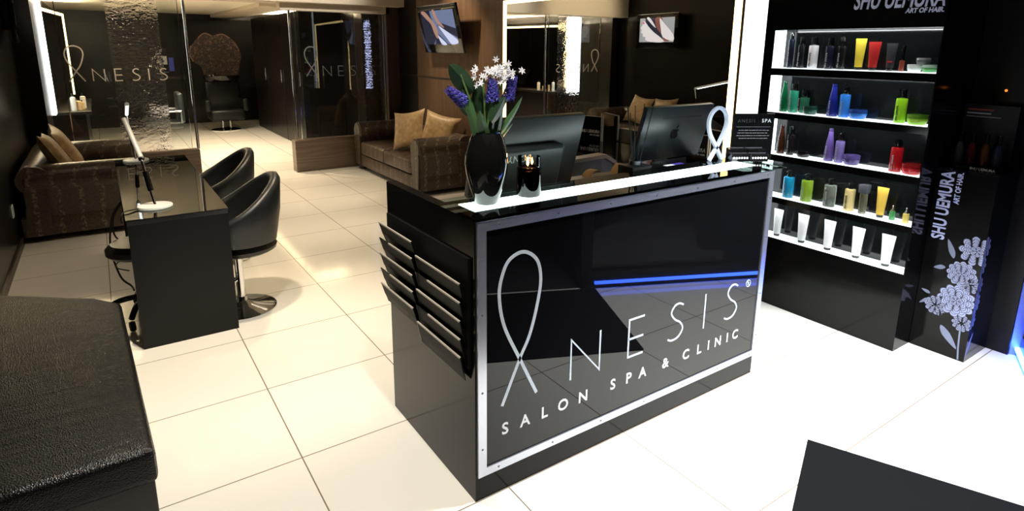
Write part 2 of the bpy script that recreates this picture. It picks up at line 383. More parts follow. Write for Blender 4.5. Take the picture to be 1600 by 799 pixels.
# ---------------------------------------------------------------- reception desk
t = thing('reception_desk', 'black reception desk with a metal framed glass front and glowing counter strip', 'reception desk', (1.82, 2.0, 0))
bm = B(); box(bm, 0.985, 2.655, 1.655, 1.70, 0, 1.085); obj('front_panel', bm, PANEL, t)
bm = B(); box(bm, 1.02, 2.63, 1.648, 1.655, 0.13, 1.06); obj('glass_front', bm, KIOSK, t)
fr = B()
box(fr, 0.983, 1.018, 1.642, 1.655, 0.106, 1.085); box(fr, 2.627, 2.662, 1.642, 1.655, 0.106, 1.085)
box(fr, 1.018, 2.627, 1.642, 1.655, 1.05, 1.085); box(fr, 1.018, 2.627, 1.642, 1.655, 0.106, 0.138)
fo = obj('metal_frame', fr, ALU, t)
for x, z in [(1.07+0.256*k, z) for k in range(7) for z in (1.067, 0.122)]+[(x, z) for z in (0.22, 0.45, 0.75, 0.95) for x in (1.0, 2.645)]:
    sc = B(); lathe(sc, [(0, 0.0015), (0.004, 0.001), (0.0042, 0)], (0, 0, 0), 8, mx=Matrix.Translation((x, 1.642, z)) @ Matrix.Rotation(R(90), 4, 'X')); obj('screw', sc, mat('screw_steel', (0.15, 0.15, 0.16), 0.4, 0.8), fo)
bm = B(); box(bm, 0.977, 0.985, 1.655, 2.396, 0, 1.085); box(bm, 0.985, 1.02, 1.70, 2.396, 0, 1.085); obj('side_panel', bm, PANEL, t)
bm = B(); box(bm, 2.62, 2.655, 1.70, 2.396, 0, 1.085); obj('side_panel', bm, PANEL, t)
bm = B(); box(bm, 1.02, 2.62, 1.70, 2.35, 0.975, 1.0); obj('worktop', bm, WORK, t)
bm = B(); box(bm, 0.976, 2.76, 1.64, 1.94, 1.0862, 1.0985, 0.001, 1); obj('glass_counter', bm, TOPG, t)
bm = B(); box(bm, 1.02, 2.62, 1.722, 1.838, 1.0987, 1.1); obj('light_strip', bm, LEDG, t)
# lettering on the front
f = FY(1.648)
A = B()
loop = smooth_path([(1.087, .365), (1.164, .533), (1.207, .616), (1.239, .726), (1.254, .827), (1.235, .905), (1.178, .946), (1.118, .93), (1.087, .88), (1.073, .80), (1.095, .681), (1.164, .533), (1.244, .368)], 7)
ribbon(A, loop, 0.013, f, 0.0, 0.0015); obj('ribbon_emblem', A, DECAL, t)
N_ = [[(0, 0), (0, 1), (1, 0), (1, 1)]]; E_ = [[(1, 1), (0, 1), (0, 0), (1, 0)], [(0, .48), (.97, .48)]]; I_ = [[(0, 0), (0, 1)]]
S_ = [smooth_path([(0, .06), (.28, 0), (.72, .04), (1, .24), (.82, .44), (.42, .58), (.14, .78), (.34, .96), (.66, 1), (.96, .93)], 5)]
def strokes(bm, glyphs, f, w, t=0.0015):
    for (g, x, z, gw, h) in glyphs:
        for s in g: ribbon(bm, [(x+p[0]*gw, z+p[1]*h) for p in s], w, f, 0, t)
    return bm
for g_ in [(N_, 1.411, .364, .153, .174), (E_, 1.727, .367, .09, .172), (S_, 1.975, .368, .095, .172), (I_, 2.22, .368, 0, .173), (S_, 2.375, .37, .09, .172)]: obj('letter', strokes(B(), [g_], f, 0.0085), DECAL, t)
rg = B(); ribbon(rg, [(2.545+.017*math.cos(2*PI*k/20), .523+.017*math.sin(2*PI*k/20)) for k in range(20)], .003, f, 0, .0015, True)
q = text_bm('R', .026, ext=.0007, align='CENTER'); place(q, frame((2.545, 1.647, .514), (1, 0, 0), (0, 0, 1)))
me_ = bpy.data.meshes.new('x'); q.to_mesh(me_); rg.from_mesh(me_); q.free(); bpy.data.meshes.remove(me_)
obj('registered_mark', rg, DECAL, t)
bm = B()
for ch, x in zip('SALONSPA&CLINIC', [1.086, 1.170, 1.268, 1.350, 1.456, 1.632, 1.722, 1.802, 1.950, 2.085, 2.185, 2.262, 2.315, 2.405, 2.452]):
    q = text_bm(ch, .067, bold=.0012, ext=.0007); place(q, frame((x, 1.647, .245), (1, 0, 0), (0, 0, 1)))
    obj('tagline_letter', q, mat('bright_vinyl', (0.85, 0.85, 0.85), 0.5), t)
bm.free()

# brochure rack on the side of the desk
t = thing('brochure_rack', 'black tiered brochure rack of angled pockets on the side of the desk', 'brochure rack', (0.93, 2.05, 0.5))
ACR = mat('black_acrylic', (0.005, 0.005, 0.005), 0.5, spec=0.06)
bm = B(); box(bm, 0.966, 0.9768, 1.68, 2.38, 0.535, 0.95); obj('back_plate', bm, ACR, t)
EDGE = mat('acrylic_edge', (0.36, 0.33, 0.27), 0.3)
for k in range(5):
    for (y0, y1, dz, dx) in ((2.06, 2.385, 0, 0), (1.70, 2.05, -0.055, 0.012)):
        z = 0.912-0.0695*k+dz
        tip = 0.93+dx; 
        prof = [(tip, z), (0.945+dx*.6, z-0.052), (0.9655, z-0.098), (0.9655, z-0.092), (0.950+dx*.6, z-0.050), (tip+0.004, z+0.001)]
        bm = B(); prism(bm, prof, lambda a, b, s: Vector((a, s, b)), y0, y1); pk = obj('pocket', bm, ACR, t, smooth=False)
        bm = B(); prism(bm, [(tip-0.0012, z-0.004), (tip-0.0015, z+0.002), (tip+0.0045, z+0.002)], lambda a, b, s: Vector((a, s, b)), y0, y1-0.1*(k % 2)); 
        prism(bm, [(tip-.001, z), (tip+.004, z), (0.9655+.001, z-.096), (0.9655-.004, z-.096)], lambda a, b, s: Vector((a, s, b)), y1-.001, y1+.001)
        obj('rim', bm, EDGE, pk, smooth=False)

# ---------------------------------------------------------------- things on the counter
VX, VY = 1.116, 1.80
bm = B(); lathe(bm, [(0, 0), (0.038, 0), (0.043, .006), (0.058, .05), (0.074, .11), (0.079, .15), (0.075, .19), (0.063, .235), (0.052, .258), (0.053, .262), (0.049, .26), (0.06, .22), (0.04, .02), (0, .015)], (VX, VY, 1.1005), 40)
tag(obj('vase', bm, BLK), 'tall glossy black barrel shaped vase full of flowers on the lit counter', 'vase')
GRN = mat('stem_green', (0.10, 0.19, 0.05), 0.45); LEAFM = mat('leaf_green', (0.055, 0.13, 0.045), 0.4); DLEAF = mat('dark_leaf', (0.018, 0.045, 0.02), 0.4)
BLUE = mat('hyacinth_blue', (0.045, 0.038, 0.33), 0.5); WPET = mat('white_petal', (0.82, 0.82, 0.86), 0.5)
def blade(bm, p0, p1, wd, bend, seg=10, tw=0.0):
    p0, p1 = Vector(p0), Vector(p1); ax = p1-p0; side = ax.cross(Vector((0, 1, 0.15))).normalized(); up = side.cross(ax).normalized()
    prev = None
    for i in range(seg+1):
        s = i/seg; c = p0+ax*s+Vector(bend)*math.sin(PI*s*0.5)**2*1.0 - Vector(bend)*s*0; hw = wd*(math.sin(PI*min(1, 0.12+0.88*s))**0.7)
        sd = (side*math.cos(tw*s)+up*math.sin(tw*s))
        row = [bm.verts.new(c-sd*hw+up*hw*.3), bm.verts.new(c-up*hw*.15), bm.verts.new(c+sd*hw+up*hw*.3), bm.verts.new(c+up*hw*.05+up*.001)]
        if prev:
            for k in range(3): bm.faces.new((prev[k], prev[k+1], row[k+1], row[k]))
            bm.faces.new((prev[3], prev[0], row[0], row[3]))
        prev = row
    return bm
def floret(bm, c, nrm, r, n=6, width=.36):
    nrm = Vector(nrm).normalized(); u = nrm.orthogonal().normalized(); v = nrm.cross(u); c = Vector(c); ph = random.random()*6
    for k in range(n):
        a = ph+2*PI*k/n; d = u*math.cos(a)+v*math.sin(a); e = nrm.cross(d)
        p = [c, c+d*r*.45+e*r*width*.6+nrm*r*.22, c+d*r+nrm*r*.05, c+d*r*.45-e*r*width*.6+nrm*r*.22, c+d*r*.5+nrm*r*.05]
        q = [bm.verts.new(x) for x in p]
        bm.faces.new((q[0], q[1], q[2])); bm.faces.new((q[0], q[2], q[3])); bm.faces.new((q[0], q[4], q[1])); bm.faces.new((q[4], q[2], q[1])); bm.faces.new((q[0], q[3], q[4])); bm.faces.new((q[3], q[2], q[4]))
def hyacinth(label, base, top, ax, ln, leaf=None):
    t = thing('hyacinth', label, 'flower', (base[0], base[1], base[2]), group=None)
    bm = B(); tube(bm, smooth_path([base, ((base[0]+top[0])/2*.5+base[0]*.5, base[1], (base[2]+top[2])/2), top], 5), .0055, 8); obj('stem', bm, GRN, t)
    bm = B(); ax = Vector(ax).normalized(); top = Vector(top); u = ax.orthogonal().normalized(); v = ax.cross(u)
    for i in range(46):
        s = i/45; a = i*2.4; r = .020*(1-.45*s); d = u*math.cos(a)+v*math.sin(a)
        floret(bm, top+ax*(s*ln-ln*.35)+d*r, d+ax*.4, .015*(1-.3*s))
    obj('blossom', bm, BLUE, t, smooth=False)
    if leaf:
        bm = B()
        for p1, wd, bd in leaf: blade(bm, base, p1, wd, bd)
        obj('leaf', bm, LEAFM, t)
    return t
hyacinth('blue hyacinth leaning out furthest left over the side of the vase', (VX-.028, VY, 1.30), (0.995, VY-.01, 1.488), (-.65, -.1, .45), .075, [((1.035, VY-.03, 1.47), .012, (-.015, 0, 0)), ((1.06, VY+.02, 1.49), .015, (0, 0, 0))])
hyacinth('blue hyacinth in the middle below the white flowers', (VX+.0, VY-.012, 1.30), (1.122, VY-.03, 1.50), (-.1, -.15, 1), .07, [((1.085, VY-.045, 1.445), .022, (-.03, -.01, 0)), ((1.135, VY-.04, 1.50), .012, (0, 0, 0))])
hyacinth('blue hyacinth on the right side of the vase beside the glowing mirror edge', (VX+.028, VY, 1.30), (1.215, VY, 1.50), (.25, -.1, 1), .085, [((1.243, VY-.01, 1.50), .014, (.02, 0, -.02)), ((1.165, VY-.03, 1.46), .018, (0, 0, 0)), ((1.205, VY-.02, 1.37), .007, (.01, 0, .015))])
t = thing('white_flower_spray', 'spray of white starry blossoms at the top of the bouquet', 'flower', (VX+.005, VY+.01, 1.30))
bm = B()
for p in ((1.10, VY, 1.56), (1.15, VY+.01, 1.57), (1.19, VY, 1.55), (1.135, VY-.03, 1.53)): tube(bm, smooth_path([(VX+.005, VY+.01, 1.30), ((VX+p[0])/2, VY, 1.46), p], 5), .004, 6)
obj('stem', bm, GRN, t)
wf = [(1.067, 1.583), (1.058, 1.574), (1.088, 1.578), (1.105, 1.575), (1.118, 1.568), (1.108, 1.553), (1.128, 1.575), (1.145, 1.585), (1.155, 1.578), (1.170, 1.582), (1.165, 1.60), (1.18, 1.592), (1.19, 1.575), (1.178, 1.562), (1.16, 1.56), (1.142, 1.558), (1.13, 1.545), (1.146, 1.535), (1.20, 1.565), (1.218, 1.567), (1.19, 1.55), (1.205, 1.553), (1.075, 1.535), (1.069, 1.525), (1.15, 1.612), (1.163, 1.545)]
wf += [(random.gauss(1.15, .035), random.gauss(1.565, .022)) for k in range(16)]
for (x, z) in wf:
    bm = B(); floret(bm, (x, VY-.03+random.uniform(-.02, .03), z), (random.uniform(-.5, .5), -1, random.uniform(-.1, .6)), random.uniform(.012, .017)); obj('blossom', bm, WPET, t, smooth=False)
t = thing('foliage_sprig', 'dark green leaves spreading behind the flowers in the vase', 'leaves', (VX-.01, VY+.02, 1.30))
bm = B(); tube(bm, [(VX-.01, VY+.02, 1.30), (1.07, VY+.02, 1.45), (1.03, VY+.03, 1.56)], .004, 6); obj('stem', bm, GRN, t)
for p0, p1, wd in (((1.08, VY+.03, 1.50), (.985, VY+.03, 1.585), .034), ((1.07, VY+.03, 1.42), (1.035, VY+.03, 1.50), .028), ((1.12, VY+.035, 1.42), (1.10, VY+.03, 1.52), .03), ((1.15, VY+.03, 1.4), (1.17, VY+.03, 1.52), .03), ((1.11, VY-.04, 1.40), (1.165, VY-.045, 1.475), .026)):
    bm = B(); blade(bm, p0, p1, wd, (0, 0, .01)); obj('leaf', bm, DLEAF, t)
# candle
CX, CY = 1.315, 1.815
t = thing('candle_jar', 'lit candle in a dark glass jar beside the vase', 'candle', (CX, CY, 1.1005))
bm = B(); lathe(bm, [(0, 0), (.044, 0), (.047, .006), (.047, .105), (.043, .112), (.0405, .112), (.0405, .10)], (CX, CY, 1.1005), 36); obj('glass_jar', bm, glass('smoked_glass', (0.16, 0.09, 0.08), ior=1.5), t)
bm = B(); lathe(bm, [(.043, .1125), (.043, .152), (.041, .152), (.041, .1125)], (CX, CY, 1.1005), 36); obj('clear_rim', bm, GLASS, t)
bm = B(); lathe(bm, [(0, .006), (.0435, .006), (.0435, .098), (.036, .102), (0, .1)], (CX, CY, 1.1005), 30); wx = obj('wax', bm, mat('dark_wax', (0.018, 0.007, 0.007), 0.3), t)
bm = B(); tube(bm, [(CX, CY, 1.20), (CX, CY, 1.218)], .0012, 6); obj('wick', bm, BLKM, wx)
bm = B()
for dx, dz, s in ((-.006, 0, 1), (.014, .004, .8)): lathe(bm, [(0, .0), (.0045*s, .008*s), (.0055*s, .014*s), (.003*s, .026*s), (0, .036*s)], (CX+dx, CY, 1.214+dz), 10)  # the smaller flame shape stands in for a reflection in the glass
obj('flame_and_reflection', bm, mat('flame_and_reflection', (1, .6, .2), .5, em=(1, .5, .14), es=16), t)
l = bpy.data.lights.new('candle_light', 'POINT'); l.energy = 0.5; l.color = (1, .5, .2); l.shadow_soft_size = .01
lo = bpy.data.objects.new('candle_light', l); COL.objects.link(lo); lo.location = (CX, CY-.0, 1.262)

# monitors
MB_ = mat('monitor_back', (0.010, 0.015, 0.019), 0.32)
def monitor(name, label, x0, x1, ybot, ytop, z0, z1):
    t = thing(name, label, 'monitor', ((x0+x1)/2, ybot, 1.0005))
    dy, dz = ytop-ybot, z1-z0; L = math.hypot(dy, dz); ez = Vector((0, dy/L, dz/L)); ey = Vector((0, dz/L, -dy/L))
    mx = Matrix(((1, 0, 0, x0), (0, ey.y, ez.y, ybot), (0, ey.z, ez.z, z0), (0, 0, 0, 1)))   # local x, thickness(+ = towards receptionist), height
    return t, mx, x1-x0, L
t, mx, Wd, Hh = monitor('computer_monitor', 'black wide monitor seen from behind, standing beside the black vase', 1.225, 1.785, 2.13, 2.035, 1.03, 1.366)
bm = B(); box(bm, 0, Wd, 0, .03, 0, Hh, .004, 2, mx); obj('casing', bm, MB_, t)
bm = B(); box(bm, .012, Wd-.012, .0302, .031, .02, Hh-.012, mx=mx); obj('screen', bm, BLK, t)
bm = B(); box(bm, 0.06, Wd-.115, -.045, 0.002, .0, Hh*.66, .02, 3, mx); hb = obj('rear_housing', bm, mat('housing', (0.02, 0.03, 0.034), 0.35), t)
q = text_bm('SONY', .045, ext=.0006, align='CENTER', bold=.0003); place(q, mx @ frame((.2, -.0456, .20), (-1, 0, 0), (0, 0, -1))); obj('logo', q, mat('logo_grey', (0.35, 0.45, 0.47), .4), hb)
bm = B(); box(bm, 1.40, 1.60, 2.05, 2.30, 1.0005, 1.012, .004); box(bm, 1.46, 1.54, 2.12, 2.16, 1.01, 1.06); obj('stand', bm, BLKS, t)
t, mx, Wd, Hh = monitor('desktop_computer', 'black all-in-one computer with an apple emblem on its back', 2.175, 2.675, 2.115, 2.03, 1.09, 1.372)
bm = B(); box(bm, 0, Wd, 0, .03, 0, Hh, .006, 2, mx); obj('casing', bm, MB_, t)
bm = B(); box(bm, .012, Wd-.012, .0302, .031, .02, Hh-.012, mx=mx); obj('screen', bm, BLK, t)
bm = B(); box(bm, .13, .42, -.001, .004, Hh-.065, Hh-.058, mx=mx); obj('vent_slot', bm, BLKM, t)
ap = smooth_path([(0, -.030), (-.010, -.034), (-.024, -.022), (-.031, .0), (-.024, .018), (-.012, .022), (0, .018), (.012, .022), (.022, .016), (.017, .004), (.024, -.008), (.027, -.014), (.018, -.03), (.008, -.034)], 4, True)
fm = lambda a, b, s: mx @ Vector((.25+a, -.0005-s, Hh*.5+b))
bm = B(); prism(bm, ap, fm, 0, .0015); prism(bm, smooth_path([(.001, .026), (.004, .038), (.014, .044), (.012, .032)], 3, True), fm, 0, .0015)
obj('emblem', bm, mat('emblem_chrome', (0.012, 0.012, 0.012), .08, 0.0), t)
bm = B(); box(bm, 2.34, 2.50, 2.08, 2.30, 1.0005, 1.01, .003); box(bm, 2.38, 2.46, 2.14, 2.155, 1.008, 1.11); obj('stand', bm, ALU, t)
# reed diffuser
t = thing('reed_diffuser', 'square black diffuser bottle holding thin black reeds in front of the apple computer', 'diffuser', (2.06, 1.99, 1.0005))
bm = B(); box(bm, 2.0, 2.125, 1.94, 2.04, 1.0005, 1.115, .004); obj('bottle', bm, BLKS, t)
bm = B(); lathe(bm, [(0.03, 0), (.03, .02), (.02, .022), (.02, .018)], (2.065, 1.99, 1.115), 16); obj('collar', bm, mat('dark_metal', (.06, .06, .07), .25, .8), t)
for dx, dy, h in ((-.065, 0, 1.385), (-.05, .02, 1.39), (-.04, -.02, 1.398), (.05, .01, 1.40), (.10, .0, 1.385), (-.03, .02, 1.36)):
    bm = B(); tube(bm, [(2.065+dx*.1, 1.99, 1.06), (2.065+dx, 1.99+dy, h)], .0022, 6); obj('reed', bm, BLKM, t)
t = thing('desk_organizer', 'low black desk tray holding keys and a white and blue card', 'desk tray', (2.33, 1.985, 1.0005))
bm = B(); box(bm, 2.2, 2.46, 1.945, 2.02, 1.0005, 1.006); box(bm, 2.2, 2.46, 1.945, 1.95, 1.0005, 1.06); box(bm, 2.2, 2.46, 2.015, 2.02, 1.0005, 1.11); box(bm, 2.2, 2.205, 1.945, 2.02, 1.0005, 1.08); box(bm, 2.455, 2.46, 1.945, 2.02, 1.0005, 1.08); obj('tray', bm, BLKS, t)
bm = B(); box(bm, 2.27, 2.33, 1.96, 2.0, 1.085, 1.089, mx=Matrix.Translation((0, 0, 0))); box(bm, 2.28, 2.30, 1.97, 1.99, 1.006, 1.087)
tag(obj('white_card', bm, WHT), 'small white card lying in the black desk tray', 'card')
bm = B(); box(bm, 2.335, 2.40, 1.965, 2.005, 1.085, 1.089); box(bm, 2.35, 2.38, 1.975, 1.99, 1.006, 1.087)
tag(obj('blue_card', bm, mat('indigo_card', (.05, .04, .3), .5)), 'small indigo card lying in the black desk tray', 'card')
t = thing('key_ring', 'small bunch of steel keys hanging on the front of the black desk tray', 'keys', (2.31, 1.94, 1.02))
bm = B(); tube(bm, [(2.31+.012*math.cos(a), 1.9425, 1.058+.012*math.sin(a)) for a in [2*PI*k/14 for k in range(14)]], .0012, 6, True); obj('ring', bm, CHR, t)
for dx in (-.012, .0, .014):
    bm = B(); lathe(bm, [(0, -.001), (.008, -.001), (.008, .001), (0, .001)], (0, 0, 0), 12, mx=Matrix.Translation((2.31+dx, 1.9425, 1.04)) @ Matrix.Rotation(R(90), 4, 'X')); box(bm, 2.308+dx, 2.312+dx, 1.9415, 1.9435, 1.006, 1.034); obj('key', bm, CHR, t)
# ribbon statue
bm = B()
lp = smooth_path([(2.525, 1.10), (2.585, 1.175), (2.632, 1.25), (2.642, 1.30), (2.62, 1.345), (2.572, 1.365), (2.525, 1.345), (2.502, 1.30), (2.515, 1.24), (2.565, 1.175), (2.622, 1.10)], 7)
N = len(lp); bm2 = B()
for i, p in enumerate(lp): pass
ribbon(bm, [(p.x, p.y+.0005) for p in lp], .017, FY(1.925), -.007, .007)
tag(obj('ribbon_statue', bm, mat('satin_white', (.62, .68, .85), .4)), 'white upright ribbon loop statue standing on the glass counter', 'statue')
# card boxes and sign at the right end of the counter
E1 = Vector((.86, -.51, 0)); E2 = Vector((.51, .86, 0))
def card_box(label, a0, a1):
    o0 = Vector((2.60, 1.845, 1.0987))
    mxb = Matrix(((E1.x, E2.x, 0, o0.x), (E1.y, E2.y, 0, o0.y), (0, 0, 1, o0.z), (0, 0, 0, 1)))
    c = mxb @ Vector(((a0+a1)/2, .04, 0))
    t = thing('card_holder', label, 'card holder', c)
    bm = B(); box(bm, a0, a1, 0, .035, 0, .038, .001, 1, mxb); obj('front_box', bm, BLK, t)
    bm = B(); box(bm, a0, a1, .035, .08, 0, .058, .001, 1, mxb); obj('rear_box', bm, BLK, t)
    bm = B(); box(bm, a0, a1, .033, .0355, .036, .040, mx=mxb); box(bm, a0, a1, .076, .080, .057, .061, mx=mxb); obj('silver_edge', bm, ALU, t)
    bm = B()
    for k in range(6): lathe(bm, [(0, .0015), (.0048, .001), (.0052, 0)], (0, 0, 0), 12, mx=mxb @ Matrix.Translation((a0+.012+k*(a1-a0-.024)/5, 0, .019)) @ Matrix.Rotation(R(90), 4, 'X'))
    obj('white_dots', bm, mat('dot_white', (.9, .9, .9), .4), t)
card_box('small black card holder with a row of white dots beside the ribbon statue', 0, .092)
card_box('small black card holder with white dots at the right end of the counter', .098, .19)
o0 = Vector((2.665, 1.90, 1.0987)); mxs = Matrix(((E1.x, E2.x, 0, o0.x), (E1.y, E2.y, 0, o0.y), (0, 0, 1, o0.z), (0, 0, 0, 1)))
t = thing('tabletop_sign', 'black tabletop sign with small white spa lettering behind the card holders', 'sign', o0+E1*.1)
bm = B(); box(bm, 0, .215, 0, .006, 0, .235, .001, 1, mxs); obj('board', bm, BLK, t)
bm = B(); box(bm, .06, .155, .004, .035, 0, .004, mx=mxs); obj('foot', bm, BLK, t)
q = text_bm('SPA', .026, ext=.0004, space=1.25); place(q, mxs @ frame((.148, -.0006, .19), (1, 0, 0), (0, 0, 1))); obj('lettering', q, mat('dot_white'), t)
q = text_bm('ANESIS', .024, ext=.0004, space=1.3); place(q, mxs @ frame((.022, -.0006, .19), (1, 0, 0), (0, 0, 1))); obj('lettering', q, DIM, t)
bm = B(); box(bm, .018, .198, -.0008, 0, .166, .1675, mx=mxs)
for k, (a, b) in enumerate(((.03, .19), (.026, .195), (.022, .193), (.034, .186))):
    x = a
    while x < b-.01:
        L_ = random.uniform(.008, .022); box(bm, x, min(x+L_, b), -.0008, 0, .148-.014*k, .151-.014*k, mx=mxs); x += L_+.003
obj('small_print', bm, mat('print_grey', (.22, .22, .24), .5), t)
# gold dishes on the worktop
for i, (x, y, rz, s, lab) in enumerate(((2.08, 2.31, .3, .8, 'small curved gold dish lying behind the desk next to the black monitor'), (2.26, 2.27, .5, 1.3, 'larger curved gold dish lying behind the desk next to the diffuser'))):
    bm = B()
    pr_ = smooth_path([(-.07, 0), (-.045, .022), (0, .034), (.05, .028), (.08, .012)], 4)
    ribbon(bm, [(p[0]*s, p[1]*s+.003) for p in pr_], .005, lambda a, b, tt: Vector((x+a*math.cos(rz)-tt*math.sin(rz), y+a*math.sin(rz)+tt*math.cos(rz), 1.0005+b)), -.03*s, .03*s)
    tag(obj('gold_dish', bm, mat('gold_foil', (.55, .33, .12), .35, .6)), lab, 'dish')

# office chair behind the desk
t = thing('office_chair', 'grey padded office chair behind the reception desk', 'chair', (2.62, 2.85, 0))
pf = [(2.28, .60), (2.28, .975), (2.30, .985), (2.56, .98), (2.63, .945), (2.80, .70), (2.80, .60)]
bm = B(); prism(bm, pf, lambda a, b, s: Vector((a, s, b)), 2.74, 2.80); obj('backrest', bm, mat('grey_leather', (.10, .09, .08), .45), t, smooth=False)
bm = B(); ribbon(bm, [(2.27, .60), (2.27, .985), (2.575, .995), (2.655, .95), (2.84, .69)], .022, lambda a, b, s: Vector((a, s, b)), 2.732, 2.81); obj('back_frame', bm, mat('chair_frame', (.26, .20, .16), .35, .3), t, smooth=False)
bm = B(); box(bm, 2.3, 2.85, 2.80, 3.28, .44, .53, .03, 3); obj('seat', bm, LEA, t)
bm = B(); tube(bm, [(2.58, 3.02, .10), (2.58, 3.02, .45)], .025, 12); obj('gas_column', bm, CHR, t)
for k in range(5):
    a = 2*PI*k/5; p = (2.58+.27*math.cos(a), 3.02+.27*math.sin(a), .075)
    bm = B(); tube(bm, [(2.58, 3.02, .11), p], [.024, .016], 8); lg = obj('leg', bm, BLKS, t)
    bm = B(); lathe(bm, [(0, -.012), (.028, -.012), (.03, 0), (.028, .012), (0, .012)], (0, 0, 0), 14, mx=Matrix.Translation((p[0], p[1], .03)) @ Matrix.Rotation(R(90), 4, 'X') @ Matrix.Rotation(a, 4, 'Y')); obj('castor', bm, BLKM, lg)

# ---------------------------------------------------------------- mirror wall and its counter
t = thing('wall_mirror', 'large wall mirror edged with glowing warm light strips', 'mirror', (3.59, 4.0, .885))
bm = B(); box(bm, 3.592, 3.601, 2.60, 5.44, .885, 2.12); obj('mirror_glass', bm, MIRROR, t)
bm = B(); box(bm, 3.583, 3.5925, 5.405, 5.445, .885, 2.13); obj('light_strip', bm, LEDW, t)
bm = B(); box(bm, 3.583, 3.5925, 2.565, 2.625, .885, 2.13); obj('light_strip', bm, LEDW, t)
bm = B(); box(bm, 3.583, 3.5925, 2.625, 5.405, 2.095, 2.13); obj('light_strip', bm, LEDW, t)
bm = B(); box(bm, 3.57, 3.6, 2.375, 2.535, .885, 2.75); lb = obj('light_panel', bm, LEDP)
tag(lb, 'tall white glowing light panel between the mirror and the product shelves', 'light panel')
bm = B(); box(bm, 3.575, 3.601, 2.54, 2.56, .885, 2.75); struct(obj('trim_7', bm, mat('amber_trim', (.12, .06, .02), .3, .4)))
t = thing('back_counter', 'glossy black counter along the mirror wall behind the reception desk', 'counter', (3.27, 3.5, 0))
bm = B(); box(bm, 2.95, 3.595, 2.36, 4.75, .855, .88, .002, 1); obj('top', bm, BLK, t)
bm = B(); box(bm, 2.98, 3.595, 2.38, 4.73, 0, .855); obj('cabinet', bm, BLKS, t)
def stand_sign(label, x, y, wdt, hgt, rz):
    t = thing('display_card', label, 'display card', (x, y, .8805), rz)
    bm = B(); box(bm, -wdt/2, wdt/2, -.02, .02, 0, hgt); obj('block', bm, BLK, t, W=False)
    bm = B(); box(bm, wdt/2, wdt/2+.006, -.021, -.012, 0, hgt+.003); box(bm, wdt/2+.014, wdt/2+.02, -.021, -.012, 0, hgt+.003); box(bm, -wdt/2, wdt/2+.02, -.021, -.015, hgt, hgt+.004); obj('white_edge', bm, WHT, t, W=False)
    q = text_bm('SHU UEMURA', .038, bold=.0008, shear=.15, sx=.8, ext=.0004, align='RIGHT'); place(q, frame((wdt/2-.012, -.0206, .065), (1, 0, 0), (0, 0, 1))); obj('lettering', q, mat('dot_white'), t, W=False)
    q = text_bm('ART OF HAIR', .02, bold=.0004, sx=.8, ext=.0004, align='RIGHT'); place(q, frame((wdt/2-.012, -.0206, .04), (1, 0, 0), (0, 0, 1))); obj('lettering', q, mat('dot_white'), t, W=False)
stand_sign('black product card with white edges standing near the black monitor', 3.47, 3.92, .27, .205, R(-72))
stand_sign('black product card behind the ribbon statue', 3.45, 2.80, .27, .185, R(-75))

# ---------------------------------------------------------------- product display
US = 3.52
t = thing('product_shelf', 'tall black product display with five lit shelves of hair products', 'display shelf', (3.77, 1.83, 0))
SH = [1.545, 1.272, 1.005, .732, .462]; TOPS = [1.772, 1.498, 1.228, .96, .69]
bm = B(); box(bm, US, 4.015, 1.345, 2.335, 0, .045); box(bm, US, 4.015, 1.345, 2.335, .045, .425); obj('base_cabinet', bm, PANEL, t)
bm = B(); box(bm, US, 4.015, 1.345, 2.335, 1.772, 2.74); obj('header', bm, PANEL, t)
bm = B(); box(bm, US, 4.015, 2.27, 2.335, .425, 1.772); obj('side_panel', bm, PANEL, t)
bm = B(); box(bm, US, 4.015, 1.345, 1.352, .425, 1.772); obj('side_panel', bm, PANEL, t)
bm = B(); box(bm, 3.635, 4.015, 1.352, 2.27, .425, 1.772); obj('back_panel', bm, mat('shelf_back', (.006, .0075, .008), .1), t)
for k, (z, zt) in enumerate(zip(SH, TOPS)):
    bm = B(); lo_ = .425 if k == 4 else TOPS[k+1]
    box(bm, US, 3.635, 1.352, 2.27, lo_, z-.004); sb = obj('shelf', bm, PANEL, t)
    bm = B(); box(bm, US-.0005, 3.635, 1.352, 2.27, z-.004, z); obj('lit_top', bm, SHELFW, sb)
    bm = B(); box(bm, US+.003, 3.634, 2.262, 2.2695, z+.0005, zt-.002); obj('light_panel', bm, LEDP, sb)
for z, zt in zip(SH, TOPS):      # added strip lamps at the front of each opening, brightening the products
    l = bpy.data.lights.new('added_shelf_lamp', 'AREA'); l.shape = 'RECTANGLE'; l.size = .88; l.size_y = .008; l.energy = 1.0; l.color = COOL
    o = bpy.data.objects.new('added_shelf_lamp', l); COL.objects.link(o); o.location = (US+.012, 1.81, zt-.006)
    zz = Vector((-.45, 0, .893)); o.rotation_euler = Matrix(((0, -.893, -.45), (1, 0, 0), (0, -.45, .893))).to_euler()
bm = B()
q = fit(text_bm('SHU UEMURA', .128, bold=.0028, shear=.18, ext=.001), .445, True); place(q, frame((US-.001, 1.361, 1.876), (0, -1, 0), (0, 0, 1))); obj('lettering', q, LETTER, t)
q = fit(text_bm('ART OF HAIR.', .033, bold=.0012, shear=.18, ext=.001), .178, True); place(q, frame((US-.001, 1.361, 1.8455), (0, -1, 0), (0, 0, 1))); obj('lettering', q, LETTER, t)

